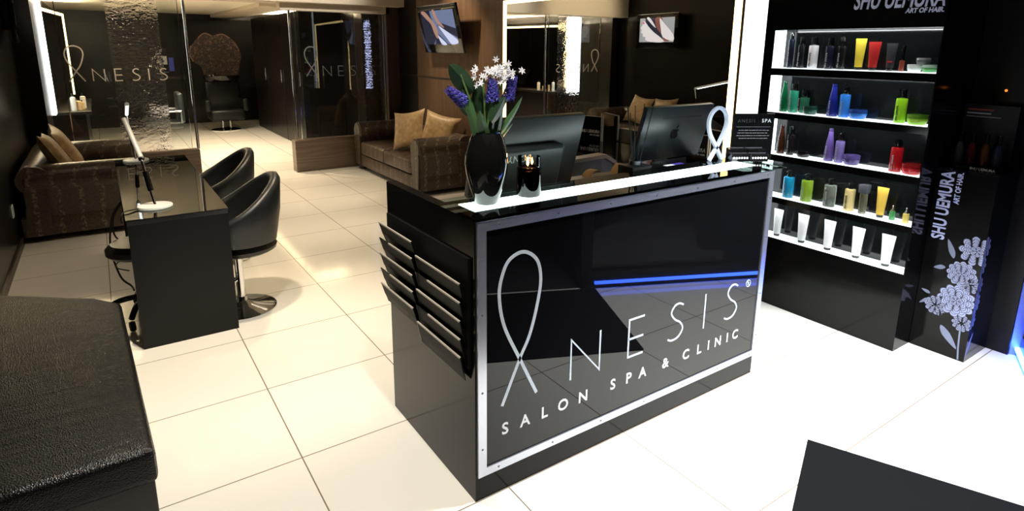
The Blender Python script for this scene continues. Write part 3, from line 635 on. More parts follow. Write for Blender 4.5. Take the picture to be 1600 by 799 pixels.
def bmat(name, c, trans=0.0, rough=.12): 
    M = mat('bottle_'+name, c, rough)
    if trans: M.node_tree.nodes['Principled BSDF'].inputs['Transmission Weight'].default_value = trans
    return M
CAPB = mat('black_cap', (.008, .008, .008), .1); CAPC = glass('clear_cap', (.86, .88, .9), ior=1.6)
INK = mat('ink_dark', (.02, .02, .02), .5); INKL = mat('ink_light', (.45, .46, .5), .5)
BX = 3.572
def label_text(t, y, z, r, ink=INK, h=.05):
    q = text_bm('shu uemura', .017, bold=.0003, ext=.0003); place(q, frame((BX-r-.0006, y+.002, z+.012), (0, 0, 1), (0, 1, 0))); obj('lettering', q, ink, t)
def pump(label, y, zs, r, hb, ht, c, name, trans=0, cap='pump', ink=INKL, grp=None, bz=0, x=None):
    x = BX if x is None else x
    t = thing('pump_bottle', label, 'bottle', (x, y, zs), group=grp)
    bm = B(); lathe(bm, [(0, 0), (r*.96, 0), (r, .003), (r, hb-.006), (r*.93, hb), (r*.35, hb+.002), (r*.35, hb+.005), (0, hb+.005)], (x, y, zs), 24); obj('body', bm, bmat(name, c, trans), t)
    if cap == 'pump':
        bm = B(); lathe(bm, [(r*.42, hb), (r*.42, hb+.02), (r*.2, hb+.022), (r*.2, ht-.012), (r*.36, ht-.012), (r*.36, ht-.002), (0, ht)], (x, y, zs), 16); box(bm, x-r*1.0, x, y-.003, y+.003, zs+ht-.010, zs+ht-.004, .001, 1); obj('pump_head', bm, CAPB, t)
    elif cap == 'clear':
        bm = B(); lathe(bm, [(r*.62, hb), (r*.66, hb+.002), (r*.66, ht-.002), (r*.6, ht), (0, ht), (0, ht-.002), (r*.6, ht-.003), (r*.6, hb)], (x, y, zs), 20); cp_ = obj('clear_cap', bm, CAPC, t)
        bm = B(); lathe(bm, [(0, hb), (r*.3, hb), (r*.3, ht-.014), (r*.4, ht-.012), (r*.4, ht-.006), (0, ht-.006)], (x, y, zs), 14); obj('pump_head', bm, CAPB, cp_)
    elif cap == 'dropper':
        bm = B(); lathe(bm, [(0, hb), (r*.62, hb), (r*.62, hb+.012), (r*.3, hb+.014), (r*.36, ht-.006), (0, ht)], (x, y, zs), 14); obj('dropper', bm, CHR, t)
    elif cap == 'big':
        bm = B(); box(bm, x-r*1.15, x+r*1.15, y-r*1.15, y+r*1.15, zs+hb, zs+ht, .002); obj('cap', bm, mat('cap_grey', (.08, .09, .1), .2), t)
    if hb > .09 and ink: label_text(t, y, zs, r, ink)
    return t
def cone(label, y, zs, r, h, c, name, trans=0):
    t = thing('cone_bottle', label, 'bottle', (BX, y, zs))
    bm = B(); lathe(bm, [(0, 0), (r*.96, 0), (r, .003), (r*1.0, h*.25), (r*.8, h*.55), (r*.5, h*.82), (r*.46, h-.018), (0, h-.018)], (BX, y, zs), 26); obj('body', bm, bmat(name, c, trans), t)
    bm = B(); lathe(bm, [(r*.47, h-.018), (r*.45, h-.001), (r*.42, h), (0, h)], (BX, y, zs), 20); obj('cap', bm, bmat(name+'_cap', tuple(q*.35 for q in c)), t)
    label_text(t, y, zs, r, INKL)
def jar(label, y, zs, r, h, c, name, lid=None, x=None):
    x = BX if x is None else x
    t = thing('cream_jar', label, 'jar', (x, y, zs))
    bm = B(); lathe(bm, [(0, 0), (r*.75, 0), (r*.85, .004), (r*.98, h*.45), (r*.98, h*.62), (0, h*.62)], (x, y, zs), 28); obj('bowl', bm, bmat(name, c), t)
    bm = B(); lathe(bm, [(r*.9, h*.62), (r, h*.64), (r, h-.003), (r*.96, h), (0, h)], (x, y, zs), 28); obj('lid', bm, lid or bmat(name+'_lid', tuple(q*.5 for q in c), 0, .06), t)
def tube_pack(label, y, zs, rw, h, c, name, cap=CAPB, ink=INK, band=None, grp=None):
    """squeeze tube standing on its cap: round at the cap, flat crimp at the top"""
    t = thing('squeeze_tube', label, 'tube', (BX, y, zs), group=grp)
    r = rw*.56; hc = .016
    bm = B(); lathe(bm, [(0, 0), (r*.88, 0), (r*.92, .003), (r*.92, hc), (0, hc)], (BX, y, zs), 22); obj('cap', bm, cap, t)
    bm = B(); rings = []
    for s in [0, .03, .2, .4, .6, .8, .94, 1.0]:
        z = hc+(h-hc)*s; a = r*(1-s)+rw*.92*s; b = r*(1-s)**.8+.002; rings.append([bm.verts.new((BX+b*math.cos(2*PI*k/24), y+a*math.sin(2*PI*k/24), zs+z)) for k in range(24)])
    for p, q in zip(rings, rings[1:]):
        for k in range(24): bm.faces.new((p[k], p[(k+1) % 24], q[(k+1) % 24], q[k]))
    bm.faces.new(rings[0][::-1]); bm.faces.new(rings[-1])
    bd = obj('tube_body', bm, bmat(name, c, 0, .3), t)
    q = text_bm('shu uemura', .017, bold=.0003, ext=.0003); place(q, frame((BX-r*.93, y-.002, zs+hc+.015), (.18, 0, 1), (0, 1, 0))); obj('lettering', q, ink, t)
    if band:
        bm = B(); box(bm, BX-r*1.02, BX, y-r*.9, y+r*.5, zs+.045, zs+.054); obj('band', bm, band, t)
Z1, Z2, Z3, Z4, Z5 = [z+.0005 for z in SH]
pump('tall dark navy bottle at the far left of the top shelf', 2.183, Z1, .017, .171, .214, (.012, .016, .03), 'navy', cap='clear')
pump('dark bottle with a rounded shoulder second on the top shelf', 2.113, Z1, .021, .138, .187, (.012, .014, .016), 'charcoal', cap='clear')
pump('white pump bottle on the top shelf', 2.037, Z1, .027, .135, .184, (.8, .78, .8), 'white', ink=INK, cap='clear')
pump('dark blue pump bottle right of the white bottle', 1.937, Z1, .0246, .132, .181, (.012, .014, .03), 'ink_blue', cap='clear')
pump('black pump bottle beside the yellow tube on the top shelf', 1.867, Z1, .0225, .132, .182, (.01, .01, .011), 'jet', cap='clear')
tube_pack('bright yellow tube on the top shelf', 1.766, Z1, .034, .173, (.85, .66, .06), 'yellow_tube')
tube_pack('red tube on the top shelf beside the yellow tube', 1.690, Z1, .037, .155, (.45, .02, .02), 'red_tube')
tube_pack('dark grey tube with a red band on the top shelf', 1.600, Z1, .031, .147, (.03, .032, .036), 'grey_tube', band=mat('red_band', (.5, .02, .03), .4), ink=INKL)
pump('slim bottle with a clear cap and red base on the top shelf', 1.541, Z1, .0129, .057, .137, (.25, .05, .03), 'rust', cap='clear', ink=None)
jar('white cream jar on the right of the top shelf', 1.476, Z1, .0345, .038, (.85, .85, .85), 'cream_white', lid=mat('lid_white', (.85, .85, .85), .3))
jar('green and white cream jar at the right end of the top shelf', 1.404, Z1, .0355, .038, (.1, .4, .12), 'cream_green', lid=mat('lid_mint', (.6, .8, .68), .3))
jar('silver lidded jar stacked on two other jars', 1.438, Z1+.0385, .034, .034, (.12, .14, .15), 'cream_silver', lid=mat('lid_silver', (.6, .62, .63), .25, .7))
cone('tall dark green cone bottle at the left of the second shelf', 2.194, Z2, .0244, .19, (.01, .2, .07), 'green', .3)
pump('teal green pump bottle on the second shelf', 2.130, Z2, .0271, .134, .179, (.03, .32, .19), 'teal', cap='clear')
pump('dark green bottle with a clear cap on the second shelf', 2.076, Z2, .027, .095, .142, (.03, .16, .08), 'forest', cap='clear', x=3.606)
jar('dark green bowl shaped jar on the second shelf', 2.012, Z2, .042, .05, (.02, .10, .07), 'forest_jar', x=3.562)
cone('deep blue cone bottle on the second shelf', 1.882, Z2, .030, .188, (.02, .03, .30), 'deep_blue', .2)
pump('bright blue pump bottle on the second shelf', 1.814, Z2, .0271, .132, .177, (.04, .25, .8), 'sky', cap='clear')
jar('bright blue jar with a dark lid on the second shelf', 1.733, Z2, .0477, .052, (.04, .22, .75), 'sky_jar', lid=bmat('sky_lid', (.02, .06, .3), 0, .06))
pump('lime green pump bottle on the second shelf', 1.512, Z2, .0278, .131, .179, (.32, .68, .02), 'lime', ink=INK, cap='clear')
jar('lime green jar at the right end of the second shelf', 1.425, Z2, .049, .052, (.35, .65, .05), 'lime_jar', lid=bmat('lime_lid', (.12, .3, .02), 0, .06))
cone('dark brown cone bottle at the left of the third shelf', 2.182, Z3, .0247, .184, (.07, .02, .01), 'brown', .2)
pump('black pump bottle beside the brown cone bottle', 2.118, Z3, .0223, .129, .179, (.012, .01, .01), 'ebony', cap='clear')
jar('flat black jar on the third shelf', 2.028, Z3, .0398, .037, (.02, .016, .018), 'ebony_jar')
cone('violet cone bottle on the third shelf', 1.870, Z3, .0269, .194, (.17, .11, .38), 'violet')
pump('lavender pump bottle on the third shelf', 1.809, Z3, .0247, .128, .175, (.26, .2, .52), 'lavender', cap='clear')
jar('violet jar on the third shelf', 1.734, Z3, .0448, .056, (.12, .09, .28), 'violet_jar', lid=bmat('violet_lid', (.14, .1, .36), 0, .1))
pump('dark red pump bottle on the third shelf', 1.498, Z3, .0300, .133, .178, (.42, .008, .012), 'red', cap='clear')
jar('red jar at the right end of the third shelf', 1.415, Z3, .0495, .055, (.55, .02, .03), 'red_jar', lid=bmat('red_lid', (.25, .01, .01), 0, .06))
pump('turquoise liquid pump bottle on the fourth shelf', 2.100, Z4, .0321, .132, .174, (.02, .45, .75), 'turquoise', .35)
pump('yellow green liquid pump bottle on the fourth shelf', 1.978, Z4, .0340, .132, .176, (.4, .62, .05), 'chartreuse', .35)
pump('clear liquid pump bottle on the fourth shelf', 1.832, Z4, .0345, .130, .171, (.72, .78, .68), 'clear', .85)
pump('pale yellow pump bottle on the fourth shelf', 1.715, Z4, .0283, .128, .170, (.82, .66, .28), 'butter', ink=INK)
pump('slim clear bottle with a broad grey cap on the fourth shelf', 1.637, Z4, .021, .121, .171, (.55, .52, .35), 'smoke', .85, cap='big', ink=None)
tube_pack('golden yellow tube on the fourth shelf', 1.539, Z4, .0345, .173, (.78, .52, .08), 'gold_tube')
pump('tiny green dropper bottle on the fourth shelf', 1.475, Z4, .0153, .050, .088, (.08, .36, .12), 'emerald', .3, 'dropper', None)
pump('tiny amber dropper bottle at the right end of the fourth shelf', 1.406, Z4, .0158, .052, .090, (.75, .6, .15), 'amber', .3, 'dropper', None)
for y, h, rw, lab in ((2.145, .178, .037, 'white tube at the left end of the bottom shelf'), (1.975, .183, .040, 'white tube second from the left on the bottom shelf'), (1.807, .184, .0395, 'white tube in the middle of the bottom shelf'), (1.637, .183, .040, 'white tube second from the right on the bottom shelf'), (1.473, .182, .041, 'white tube at the right end of the bottom shelf')):
    tube_pack(lab, y, Z5, rw, h, (.82, .84, .83), 'white_tube', grp='white tubes on the bottom shelf')

# low black cabinet with the flower graphic
t = thing('display_cabinet', 'low black cabinet with white flower graphic and vertical lettering', 'cabinet', (3.86, 1.21, 0))
bm = B(); box(bm, 3.713, 4.015, 1.072, 1.343, 0, 1.03); obj('body', bm, PANEL, t)
bm = B(); box(bm, 3.706, 4.015, 1.065, 1.344, 1.03, 1.045, .002, 1); obj('top', bm, KIOSK, t)
fr_ = 3.7122
q = fit(text_bm('SHU UEMURA', .086, bold=.0022, ext=.0006), .38); place(q, frame((fr_, 1.262, .648), (0, 0, 1), (0, 1, 0))); obj('lettering', q, LETTER, t)
q = fit(text_bm('ART OF HAIR.', .036, bold=.001, ext=.0006), .172); place(q, frame((fr_, 1.222, .856), (0, 0, 1), (0, 1, 0))); obj('lettering', q, LETTER, t)
LACE = mat('lace_print', (.36, .39, .54), .6); LACED = mat('lace_line', (.03, .032, .05), .6)
class Lace:
    def __init__(self, f): self.f, self.a, self.b, self.k = f, B(), B(), 0
    def petal(self, c, a, ln, wd):
        d = Vector((math.cos(a), math.sin(a))); e = Vector((-d.y, d.x)); c = Vector(c); self.k += 1
        t0 = .0002+.000012*self.k
        P_ = lambda s: smooth_path([c+d*ln*s*u+e*wd*s*v for u, v in ((0, 0), (.35, .42), (.72, .5), (.93, .25), (1, 0), (.93, -.25), (.72, -.5), (.35, -.42))], 2, True)
        prism(self.a, P_(1.0), self.f, t0-.000006, t0)
        for s, w_ in ((.97, .0022), (.72, .0026), (.48, .0022)): ribbon(self.b, P_(s), w_, self.f, t0, t0+.000005, True)
    def rosette(self, c, r, n, rows=4, a0=0, a1=2*PI):
        for j in range(rows):
            m_ = max(5, int(n*(1-.2*j)))
            for k in range(m_):
                a = a0+(a1-a0)*(k+.5*(j % 2))/m_; d = Vector((math.cos(a), math.sin(a)))
                self.petal(Vector(c)+d*r*max(0, .45-.15*j), a, r*(.55-.06*j), r*(.42-.05*j))
    def done(self, lim):
        for bm_, nm, m_ in ((self.a, 'flower_graphic', LACE), (self.b, 'flower_outline', LACED)):
            for v in bm_.verts: lim(v.co)
            obj(nm, bm_, m_, t, smooth=False)
def leaf2(bm, f, a, b, wd):
    a, b = Vector(a), Vector(b); d = b-a; e = Vector((-d.y, d.x)).normalized()*wd
    prism(bm, smooth_path([a, a+d*.35+e, b, a+d*.4-e*.8], 4, True), f, 0, .0005)
g = lambda a, b, s: Vector((3.713-s, a, b))
h_ = lambda a, b, s: Vector((3.713+a, 1.072-s, b))
def lim_g(c): c.y = max(c.y, 1.0722)
def lim_h(c): c.x = max(c.x, 3.7132)
for (c_, r, n_, ro) in (((1.105, .625), .082, 9, 4), ((1.152, .485), .072, 12, 4), ((1.155, .33), .092, 12, 5), ((1.105, .44), .05, 9, 3), ((1.245, .272), .055, 11, 3), ((1.112, .215), .048, 10, 3)):
    L_ = Lace(g); L_.rosette(c_, r, n_, ro); L_.done(lim_g)
L_ = Lace(g)
for k in range(9): L_.petal((1.255, .275), R(120+15*k), .068, .013)
L_.done(lim_g)
LFM = mat('lace_leaf', (.20, .22, .3), .6)
for a_ in (((1.20, .56), (1.24, .66), .016), ((1.23, .50), (1.285, .485), .014), ((1.205, .17), (1.115, .06), .022), ((1.28, .30), (1.325, .26), .01), ((1.28, .33), (1.325, .345), .01)):
    bm = B(); leaf2(bm, g, *a_); obj('leaf_graphic', bm, LFM, t, smooth=False)
bm = B(); ribbon(bm, [(1.115, .20), (1.108, .08), (1.10, .005)], .008, g, 0, .0005); obj('stem_graphic', bm, LFM, t, smooth=False)
for (x, z, r, n_) in ((.01, .65, .065, 9), (.0, .55, .06, 9), (.01, .44, .055, 9), (.0, .34, .07, 11), (.005, .24, .05, 9)):
    L_ = Lace(h_); L_.rosette((x, z), r, n_, 4); L_.done(lim_h)
bm = B(); leaf2(bm, h_, (.004, .03), (.06, .16), .012); obj('leaf_graphic', bm, LFM, t, smooth=False)
# tester stand on the cabinet
t = thing('tester_stand', 'small dark acrylic stand for tester bottles on the low cabinet', 'display stand', (3.83, 1.205, 1.0455))
bm = B(); box(bm, 3.74, 3.92, 1.09, 1.33, 1.0455, 1.062, .002, 1); obj('base', bm, BLK, t)
bm = B(); box(bm, 3.90, 3.906, 1.09, 1.33, 1.062, 1.375); bp_ = obj('back_board', bm, mat('tester_board', (.006, .006, .007), .3, spec=.2), t)
bm = B(); box(bm, 3.8985, 3.8998, 1.20, 1.315, 1.345, 1.353); obj('red_print', bm, mat('red_print', (.16, .01, .01), .5), bp_)
bm = B(); box(bm, 3.8985, 3.8998, 1.21, 1.318, 1.326, 1.333); box(bm, 3.8985, 3.8998, 1.165, 1.318, 1.31, 1.3135); obj('white_print', bm, mat('print_grey'), bp_)
q = text_bm('SHU UEMURA', .018, bold=.0004, ext=.0004, align='RIGHT'); place(q, frame((3.7394, 1.10, 1.048), (0, -1, 0), (0, 0, 1))); obj('lettering', q, mat('dot_white'), t)
for y, c, n in ((1.30, (.05, .05, .055), 'grey'), (1.245, (.07, .012, .006), 'red'), (1.185, (.08, .03, .008), 'orange'), (1.13, (.018, .022, .045), 'blue')):
    tt = thing('tester_bottle', 'small %s tester bottle on the dark acrylic stand' % n, 'bottle', (3.83, y, 1.0625))
    bm = B(); lathe(bm, [(0, 0), (.022, 0), (.023, .003), (.02, .08), (.012, .105), (.011, .115), (0, .115)], (3.83, y, 1.0625), 18); obj('body', bm, bmat('tester_'+n, c), tt)
    bm = B(); lathe(bm, [(.012, .115), (.012, .16), (.008, .165), (0, .165)], (3.83, y, 1.0625), 14); obj('cap', bm, CAPC, tt)
bm = B(); lathe(bm, [(0, .004), (.006, .003), (.007, 0)], (0, 0, 0), 12, mx=Matrix.Translation((4.019, 1.20, 1.45)) @ Matrix.Rotation(R(-90), 4, 'Y'))
tag(obj('indicator_light', bm, mat('orange_glow', (1, .3, .05), .5, em=(1, .25, .03), es=1.5)), 'tiny orange indicator light on the black wall above the tester stand', 'light')

# ---------------------------------------------------------------- bench in the left foreground
t = thing('bench', 'wide black leather bench in the left foreground by the wall', 'bench', (-.35, 2.6, 0))
def slab(poly, z0, z1, bev, inset=0):
    bm = B(); prism(bm, poly, lambda a, b, s: Vector((a, b, s)), z0, z1)
    if bev: bmesh.ops.bevel(bm, geom=list(bm.edges), offset=bev, segments=4, affect='EDGES', profile=.6)
    return bm
pt = [(.012, 1.93), (-.035, 3.26), (-.14, 3.40), (-.52, 3.67), (-.672, 3.76), (-.672, 1.93)]
bm = slab(pt, .335, .45, .028)
obj('seat_pad', bm, BENCH, t)
bm = slab([(.0, 1.945), (-.045, 3.24), (-.14, 3.38), (-.52, 3.65), (-.665, 3.73), (-.665, 1.945)], 0, .34, .006); obj('base', bm, LEA, t)
bm = B(); pp = [(.0115, 1.95), (-.034, 3.25)]
tube(bm, [(.008, 1.945, .428), (-.02, 2.6, .431), (-.037, 3.25, .428)], .003, 6); tube(bm, [(-.66, 1.935, .43), (.0, 1.935, .43)], .003, 6); obj('piping', bm, LEA, t)

# ---------------------------------------------------------------- manicure table
t = thing('manicure_table', 'long narrow glossy black manicure table with a glass top', 'table', (.28, 4.7, 0))
bm = B(); box(bm, .035, .525, 3.66, 3.71, 0, .715); obj('end_panel', bm, BLKS, t)
bm = B(); box(bm, .035, .525, 5.68, 5.73, 0, .715); obj('end_panel', bm, BLKS, t)
bm = B(); box(bm, .035, .525, 3.66, 5.73, .715, .738); obj('top', bm, BLK, t)
bm = B(); box(bm, .03, .53, 3.655, 5.735, .7385, .7455, .001, 1); obj('glass_top', bm, TOPG, t)
bm = B(); box(bm, .31, .33, 3.71, 5.68, .25, .70); obj('modesty_panel', bm, BLKS, t)
# lamps
def lamp(label, base, elbow, headend, grip0, grip1):
    t = thing('table_lamp', label, 'lamp', base)
    bm = B(); lathe(bm, [(0, 0), (.088, 0), (.09, .004), (.088, .012), (.02, .017), (0, .017)], base, 36); obj('base', bm, WHT, t)
    b0 = Vector(base)+Vector((0, 0, .015)); e = Vector(elbow); d = e-b0
    bm = B(); tube(bm, [b0, e], .008, 12); st = obj('stem', bm, CHR, t)
    bm = B(); tube(bm, [b0+d*grip0, b0+d*grip1], .0155, 14); obj('grip', bm, BLK, st)
    bm = B(); lathe(bm, [(0, -.014), (.014, -.01), (.016, 0), (.014, .01), (0, .014)], elbow, 14); obj('elbow', bm, CHR, t)
    h = Vector(headend); ax = (h-e).normalized(); 
    bm = B(); tube(bm, [e+ax*.01, h], .014, 12); hd = obj('lamp_head', bm, WHT, t)
    sd = ax.cross(Vector((0, 0, 1))).normalized(); upv = sd.cross(ax)
    bm = B(); tube(bm, [e+ax*.05-upv*.009, h-ax*.01-upv*.009], .0095, 10); obj('light_tube', bm, LEDC, hd)
lamp('white disc based lamp with a black grip at the near end of the manicure table', (.185, 3.90, .746), (.150, 3.96, 1.02), (.095, 4.12, 1.235), .3, .72)
lamp('glowing white lamp at the far end of the manicure table', (.175, 5.60, .746), (.155, 5.70, 1.11), (.150, 5.15, 1.235), .3, .6)
# tub chairs
def tub_chair(label, x, y):
    t = thing('tub_chair', label, 'chair', (x, y, 0), group=None)
    bm = B(); lathe(bm, [(0, 0), (.205, 0), (.207, .006), (.19, .014), (.08, .03), (.035, .055), (.03, .08), (0, .08)], (0, 0, 0), 40); bs = obj('base', bm, CHR, t, W=False)
    bm = B(); tube(bm, [(0, 0, .05), (0, 0, .40)], .026, 20); obj('pedestal', bm, CHR, t, W=False)
    bm = B(); tube(bm, [(-.16, .13, .18), (-.19, 0, .18), (-.16, -.13, .18), (0, 0, .2)], .009, 8, closed=True); obj('footrest', bm, CHR, t, W=False)
    bm = B(); lathe(bm, [(0, .385), (.18, .385), (.205, .40), (.21, .42), (.19, .445), (0, .445)], (.03, 0, 0), 32); obj('seat_base', bm, LEA, t, W=False)
    bm = B(); box(bm, -.2, .16, -.19, .19, .47, .535, .03, 3); obj('seat', bm, CHL, t, W=False)
    # shell: swept around the back, high behind, low at the front tips
    bm = B(); rows = []; nA = 36
    for i in range(nA+1):
        a = R(-138)+R(276)*i/nA; s = abs(a)/R(138)                      # a=0 at the back (+x)
        top = .615+.255*(0.5+0.5*math.cos(PI*min(1, s*1.0)))**1.0
        bot = .44+.02*s
        rt_, rb_ = .275, .20
        prof = [(rb_-.03, bot+.0), (rb_+.04, bot+.01), (rt_, bot+(top-bot)*.5), (rt_+.012, top-.03), (rt_, top-.004), (rt_-.022, top), (rt_-.044, top-.008), (rt_-.05, top-.035), (rt_-.052, bot+(top-bot)*.5), (rb_-.02, bot+.05)]
        rows.append([bm.verts.new((r*math.cos(a), r*math.sin(a)*.98, z)) for r, z in prof])
    for p, q in zip(rows, rows[1:]):
        n = len(p)
        for k in range(n): bm.faces.new((p[k], p[(k+1) % n], q[(k+1) % n], q[k]))
    bm.faces.new(rows[0]); bm.faces.new(rows[-1][::-1])
    obj('shell', bm, CHL, t, W=False, angle=60)
    return t
c1 = tub_chair('black leather tub chair on a chrome pedestal at the near end of the manicure table', .60, 3.96)
dup(c1, (.66, 5.02, 0), R(4), 'black leather tub chair further along the manicure table, its base hidden')
# stool and cables on the other side of the table
t = thing('rolling_stool', 'black rolling stool pushed under the left side of the manicure table', 'stool', (.08, 4.15, 0))
bm = B(); lathe(bm, [(0, .41), (.16, .41), (.18, .43), (.18, .46), (.15, .49), (0, .495)], (.09, 4.15, 0), 32); obj('seat', bm, LEA, t)
bm = B(); tube(bm, [(.09, 4.15, .12), (.09, 4.15, .42)], .022, 12); obj('gas_column', bm, CHR, t)
for k in range(5):
    a = R(-115)+2*PI*k/5; p = (.09+.22*math.cos(a), 4.15+.22*math.sin(a), .08)
    bm = B(); tube(bm, smooth_path([(.09, 4.15, .14), (.09+.14*math.cos(a), 4.15+.14*math.sin(a), .125), p], 4), .018, 8); lg = obj('leg', bm, BLK, t)
    bm = B(); lathe(bm, [(0, -.014), (.028, -.014), (.032, 0), (.028, .014), (0, .014)], (0, 0, 0), 14, mx=Matrix.Translation((p[0], p[1], .033)) @ Matrix.Rotation(a+.6, 4, 'Z') @ Matrix.Rotation(R(90), 4, 'X')); obj('castor', bm, BLKM, lg)
bm = B()
tube(bm, smooth_path([(.03, 4.35, .70), (-.03, 4.38, .60), (-.06, 4.4, .40), (-.03, 4.35, .22), (.02, 4.25, .18), (.03, 4.1, .20)], 6), .006, 6)
tube(bm, smooth_path([(.03, 4.3, .70), (-.02, 4.33, .62), (-.03, 4.33, .50), (.02, 4.30, .44)], 6), .005, 6)
tube(bm, smooth_path([(.025, 4.2, .36), (-.03, 4.3, .33), (-.045, 4.35, .28), (.02, 4.28, .27)], 6), .004, 6)
tube(bm, smooth_path([(.16, 3.86, .757), (.10, 3.87, .752), (.03, 3.83, .752), (.012, 3.85, .70), (.02, 4.2, .6)], 6), .004, 6)
tag(obj('power_cable', bm, BLKM), 'loops of black power cable hanging at the left side of the table', 'cable')
t = thing('power_plug', 'black plug block with a green label hanging among the table cables', 'plug', (.02, 4.28, .36))
bm = B(); box(bm, -.005, .045, 4.24, 4.31, .35, .42, .006); obj('block', bm, BLKS, t)
bm = B(); box(bm, -.012, .02, 4.236, 4.30, .42, .445, .004); obj('label', bm, mat('green_label', (.02, .25, .1), .4), t)

# ---------------------------------------------------------------- sofas
def sofa(label, loc, rz, L, D):
    """local: front = -y, length along x"""
    t = thing('sofa', label, 'sofa', loc, rz)
    aw = .25; h = .655
    bm = B(); box(bm, -L/2+.03, L/2-.03, -D/2+.03, D/2, .05, .22, .015, 2); obj('base', bm, SNAKE, t, W=False)
    bm = B(); box(bm, -L/2+aw-.02, L/2-aw+.02, -D/2+.012, -D/2+.06, .06, .215, .012, 2); obj('front_rail', bm, SNAKE, t, W=False)
    n = 2; wI = L-2*aw
    for k in range(n):
        x0 = -L/2+aw+wI*k/n
        bm = B(); box(bm, x0+.004, x0+wI/n-.004, -D/2-.005, D/2-.2, .225, .40, .035, 4); obj('seat_cushion', bm, SNAKE, t, W=False)
    def roll(c, r, n=14, a0=-60, a1=240): return [(c[0]+r*math.cos(R(a0+(a1-a0)*k/n)), c[1]+r*math.sin(R(a0+(a1-a0)*k/n))) for k in range(n+1)]
    for s in (-1, 1):
        cx = s*(L/2-aw*.5); pr_ = roll((cx, h-.125), .125, 16, -50, 230)
        poly = [(cx+.09, .06)]+pr_+[(cx-.09, .06)]
        bm = B(); prism(bm, poly, lambda a, b, q: Vector((a, q, b)), -D/2, D/2-.05); bmesh.ops.bevel(bm, geom=[e for e in bm.edges if abs((e.verts[0].co-e.verts[1].co).y) < 1e-5], offset=.018, segments=3, affect='EDGES')
        obj('arm', bm, SNAKE, t, W=False, angle=50)
    poly = [(D/2-.21, .2), (D/2-.22, .50)]+[(D/2-.125+.12*math.cos(R(200-260*k/14)), h-.12+.12*math.sin(R(200-260*k/14))) for k in range(15)]+[(D/2-.02, .06), (D/2-.2, .06)]
    bm = B(); prism(bm, poly, lambda a, b, q: Vector((q, a, b)), -L/2+.02, L/2-.02); obj('backrest', bm, SNAKE, t, W=False, angle=50)
    for sx in (-1, 1):
        for sy in (-1, 1):
            bm = B(); lathe(bm, [(0, 0), (.022, 0), (.03, .06), (0, .06)], (sx*(L/2-.12), sy*(D/2-.1), 0), 14); obj('foot', bm, BLKS, t, W=False)
    return t
sofa('dark brown snakeskin leather sofa against the left wall behind the manicure table', (-.225, 7.09, 0), R(90), 1.66, .90)
sofa('dark brown snakeskin leather sofa on the right below the television', (3.21, 7.03, 0), R(-90), 2.08, .74)
def pillow(label, loc, rot, s=.44, th=.13):
    bm = B(); n = 14; g = {}
    for sd in (1, -1):
        for i in range(n+1):
            for j in range(n+1):
                u, v = 2*i/n-1, 2*j/n-1; edge = max(abs(u), abs(v)); k = 1-.10*(1-abs(u*v))*0
                px = u*s/2*(1-.13*(1-v*v)*abs(u)); pz = v*s/2*(1-.13*(1-u*u)*abs(v))
                hgt = th/2*((1-u**4)*(1-v**4))**.55
                if hgt < 1e-6 and sd == -1: g[sd, i, j] = g[1, i, j]
                else: g[sd, i, j] = bm.verts.new((px, sd*hgt, pz+s/2))
        for i in range(n):
            for j in range(n):
                q = (g[sd, i, j], g[sd, i+1, j], g[sd, i+1, j+1], g[sd, i, j+1]); bm.faces.new(q if sd < 0 else q[::-1])
    o = obj('cushion', bm, GOLD, None, W=False); o.location = loc; o.rotation_euler = rot
    return tag(o, label, 'cushion')
# left sofa (back towards -x): face +x, lean back
pillow('gold cushion nearest to the camera on the left sofa', (-.27, 6.74, .425), (R(-27), R(4), R(90)), .50)
pillow('gold cushion behind the nearest one on the left sofa', (-.22, 7.26, .425), (R(-27), R(-5), R(94)), .50)
pillow('gold cushion standing in front on the right sofa, showing its face', (3.04, 6.72, .44), (R(-18), R(-10), R(-62)), .48)
pillow('gold cushion leaning against the arm of the right sofa', (3.25, 6.45, .44), (R(-16), R(12), R(-52)), .46)

# ---------------------------------------------------------------- televisions
SKIN = [mat('screen_'+n, (0, 0, 0), .3, em=c, es=s) for n, c, s in (('grey_blue', (.16, .20, .34), .9), ('dark', (.012, .014, .035), 1), ('skin', (.5, .27, .2), .8), ('pale', (.62, .66, .85), 1.0), ('light', (.85, .78, .76), 1.0), ('fog', (.42, .42, .42), .9), ('nail', (.8, .1, .25), 1), ('shade', (.3, .1, .08), .8))]
GB, DK, SK, PL, LT, FG, NL, SD = SKIN
def tv(label, mx, Wd, Hh, art):
    c = mx @ Vector((0, 0, 0)); t = thing('television', label, 'television', c)
    bm = B(); box(bm, -Wd/2, Wd/2, -Hh/2, Hh/2, -.03, 0, .005, 2, mx); obj('frame', bm, BLK, t)
    bm = B(); box(bm, -Wd*.3, Wd*.3, -Hh*.3, Hh*.3, -.075, -.03, .005, 1, mx); obj('rear_housing', bm, BLKS, t)
    bm = B(); box(bm, -.08, .08, -.1, .1, -.13, -.07, mx=mx); obj('wall_bracket', bm, BLKS, t)
    bm = B(); box(bm, -Wd/2+.006, Wd/2-.006, Hh/2-.004, Hh/2+.001, -.003, .001, mx=mx); obj('bright_edge', bm, ALU, t)
    sw, sh = Wd*.84, Hh*.70; cy = Hh*.035
    bm = B(); box(bm, -sw/2, sw/2, cy-sh/2, cy+sh/2, 0, .001, mx=mx); sc_ = obj('screen', bm, art[0][1], t)
    for k, (nm, m_, poly) in enumerate(art[1:]):
        bm = B(); prism(bm, smooth_path(poly, 3, True) if nm != 'panel' else poly, lambda a, b, s: mx @ Vector(((a-.5)*sw, cy+(b-.5)*sh, s)), .001, .0012+.0001*k)
        bad = obj('picture_shape' if nm == 'panel' else nm, bm, m_, sc_, smooth=False)
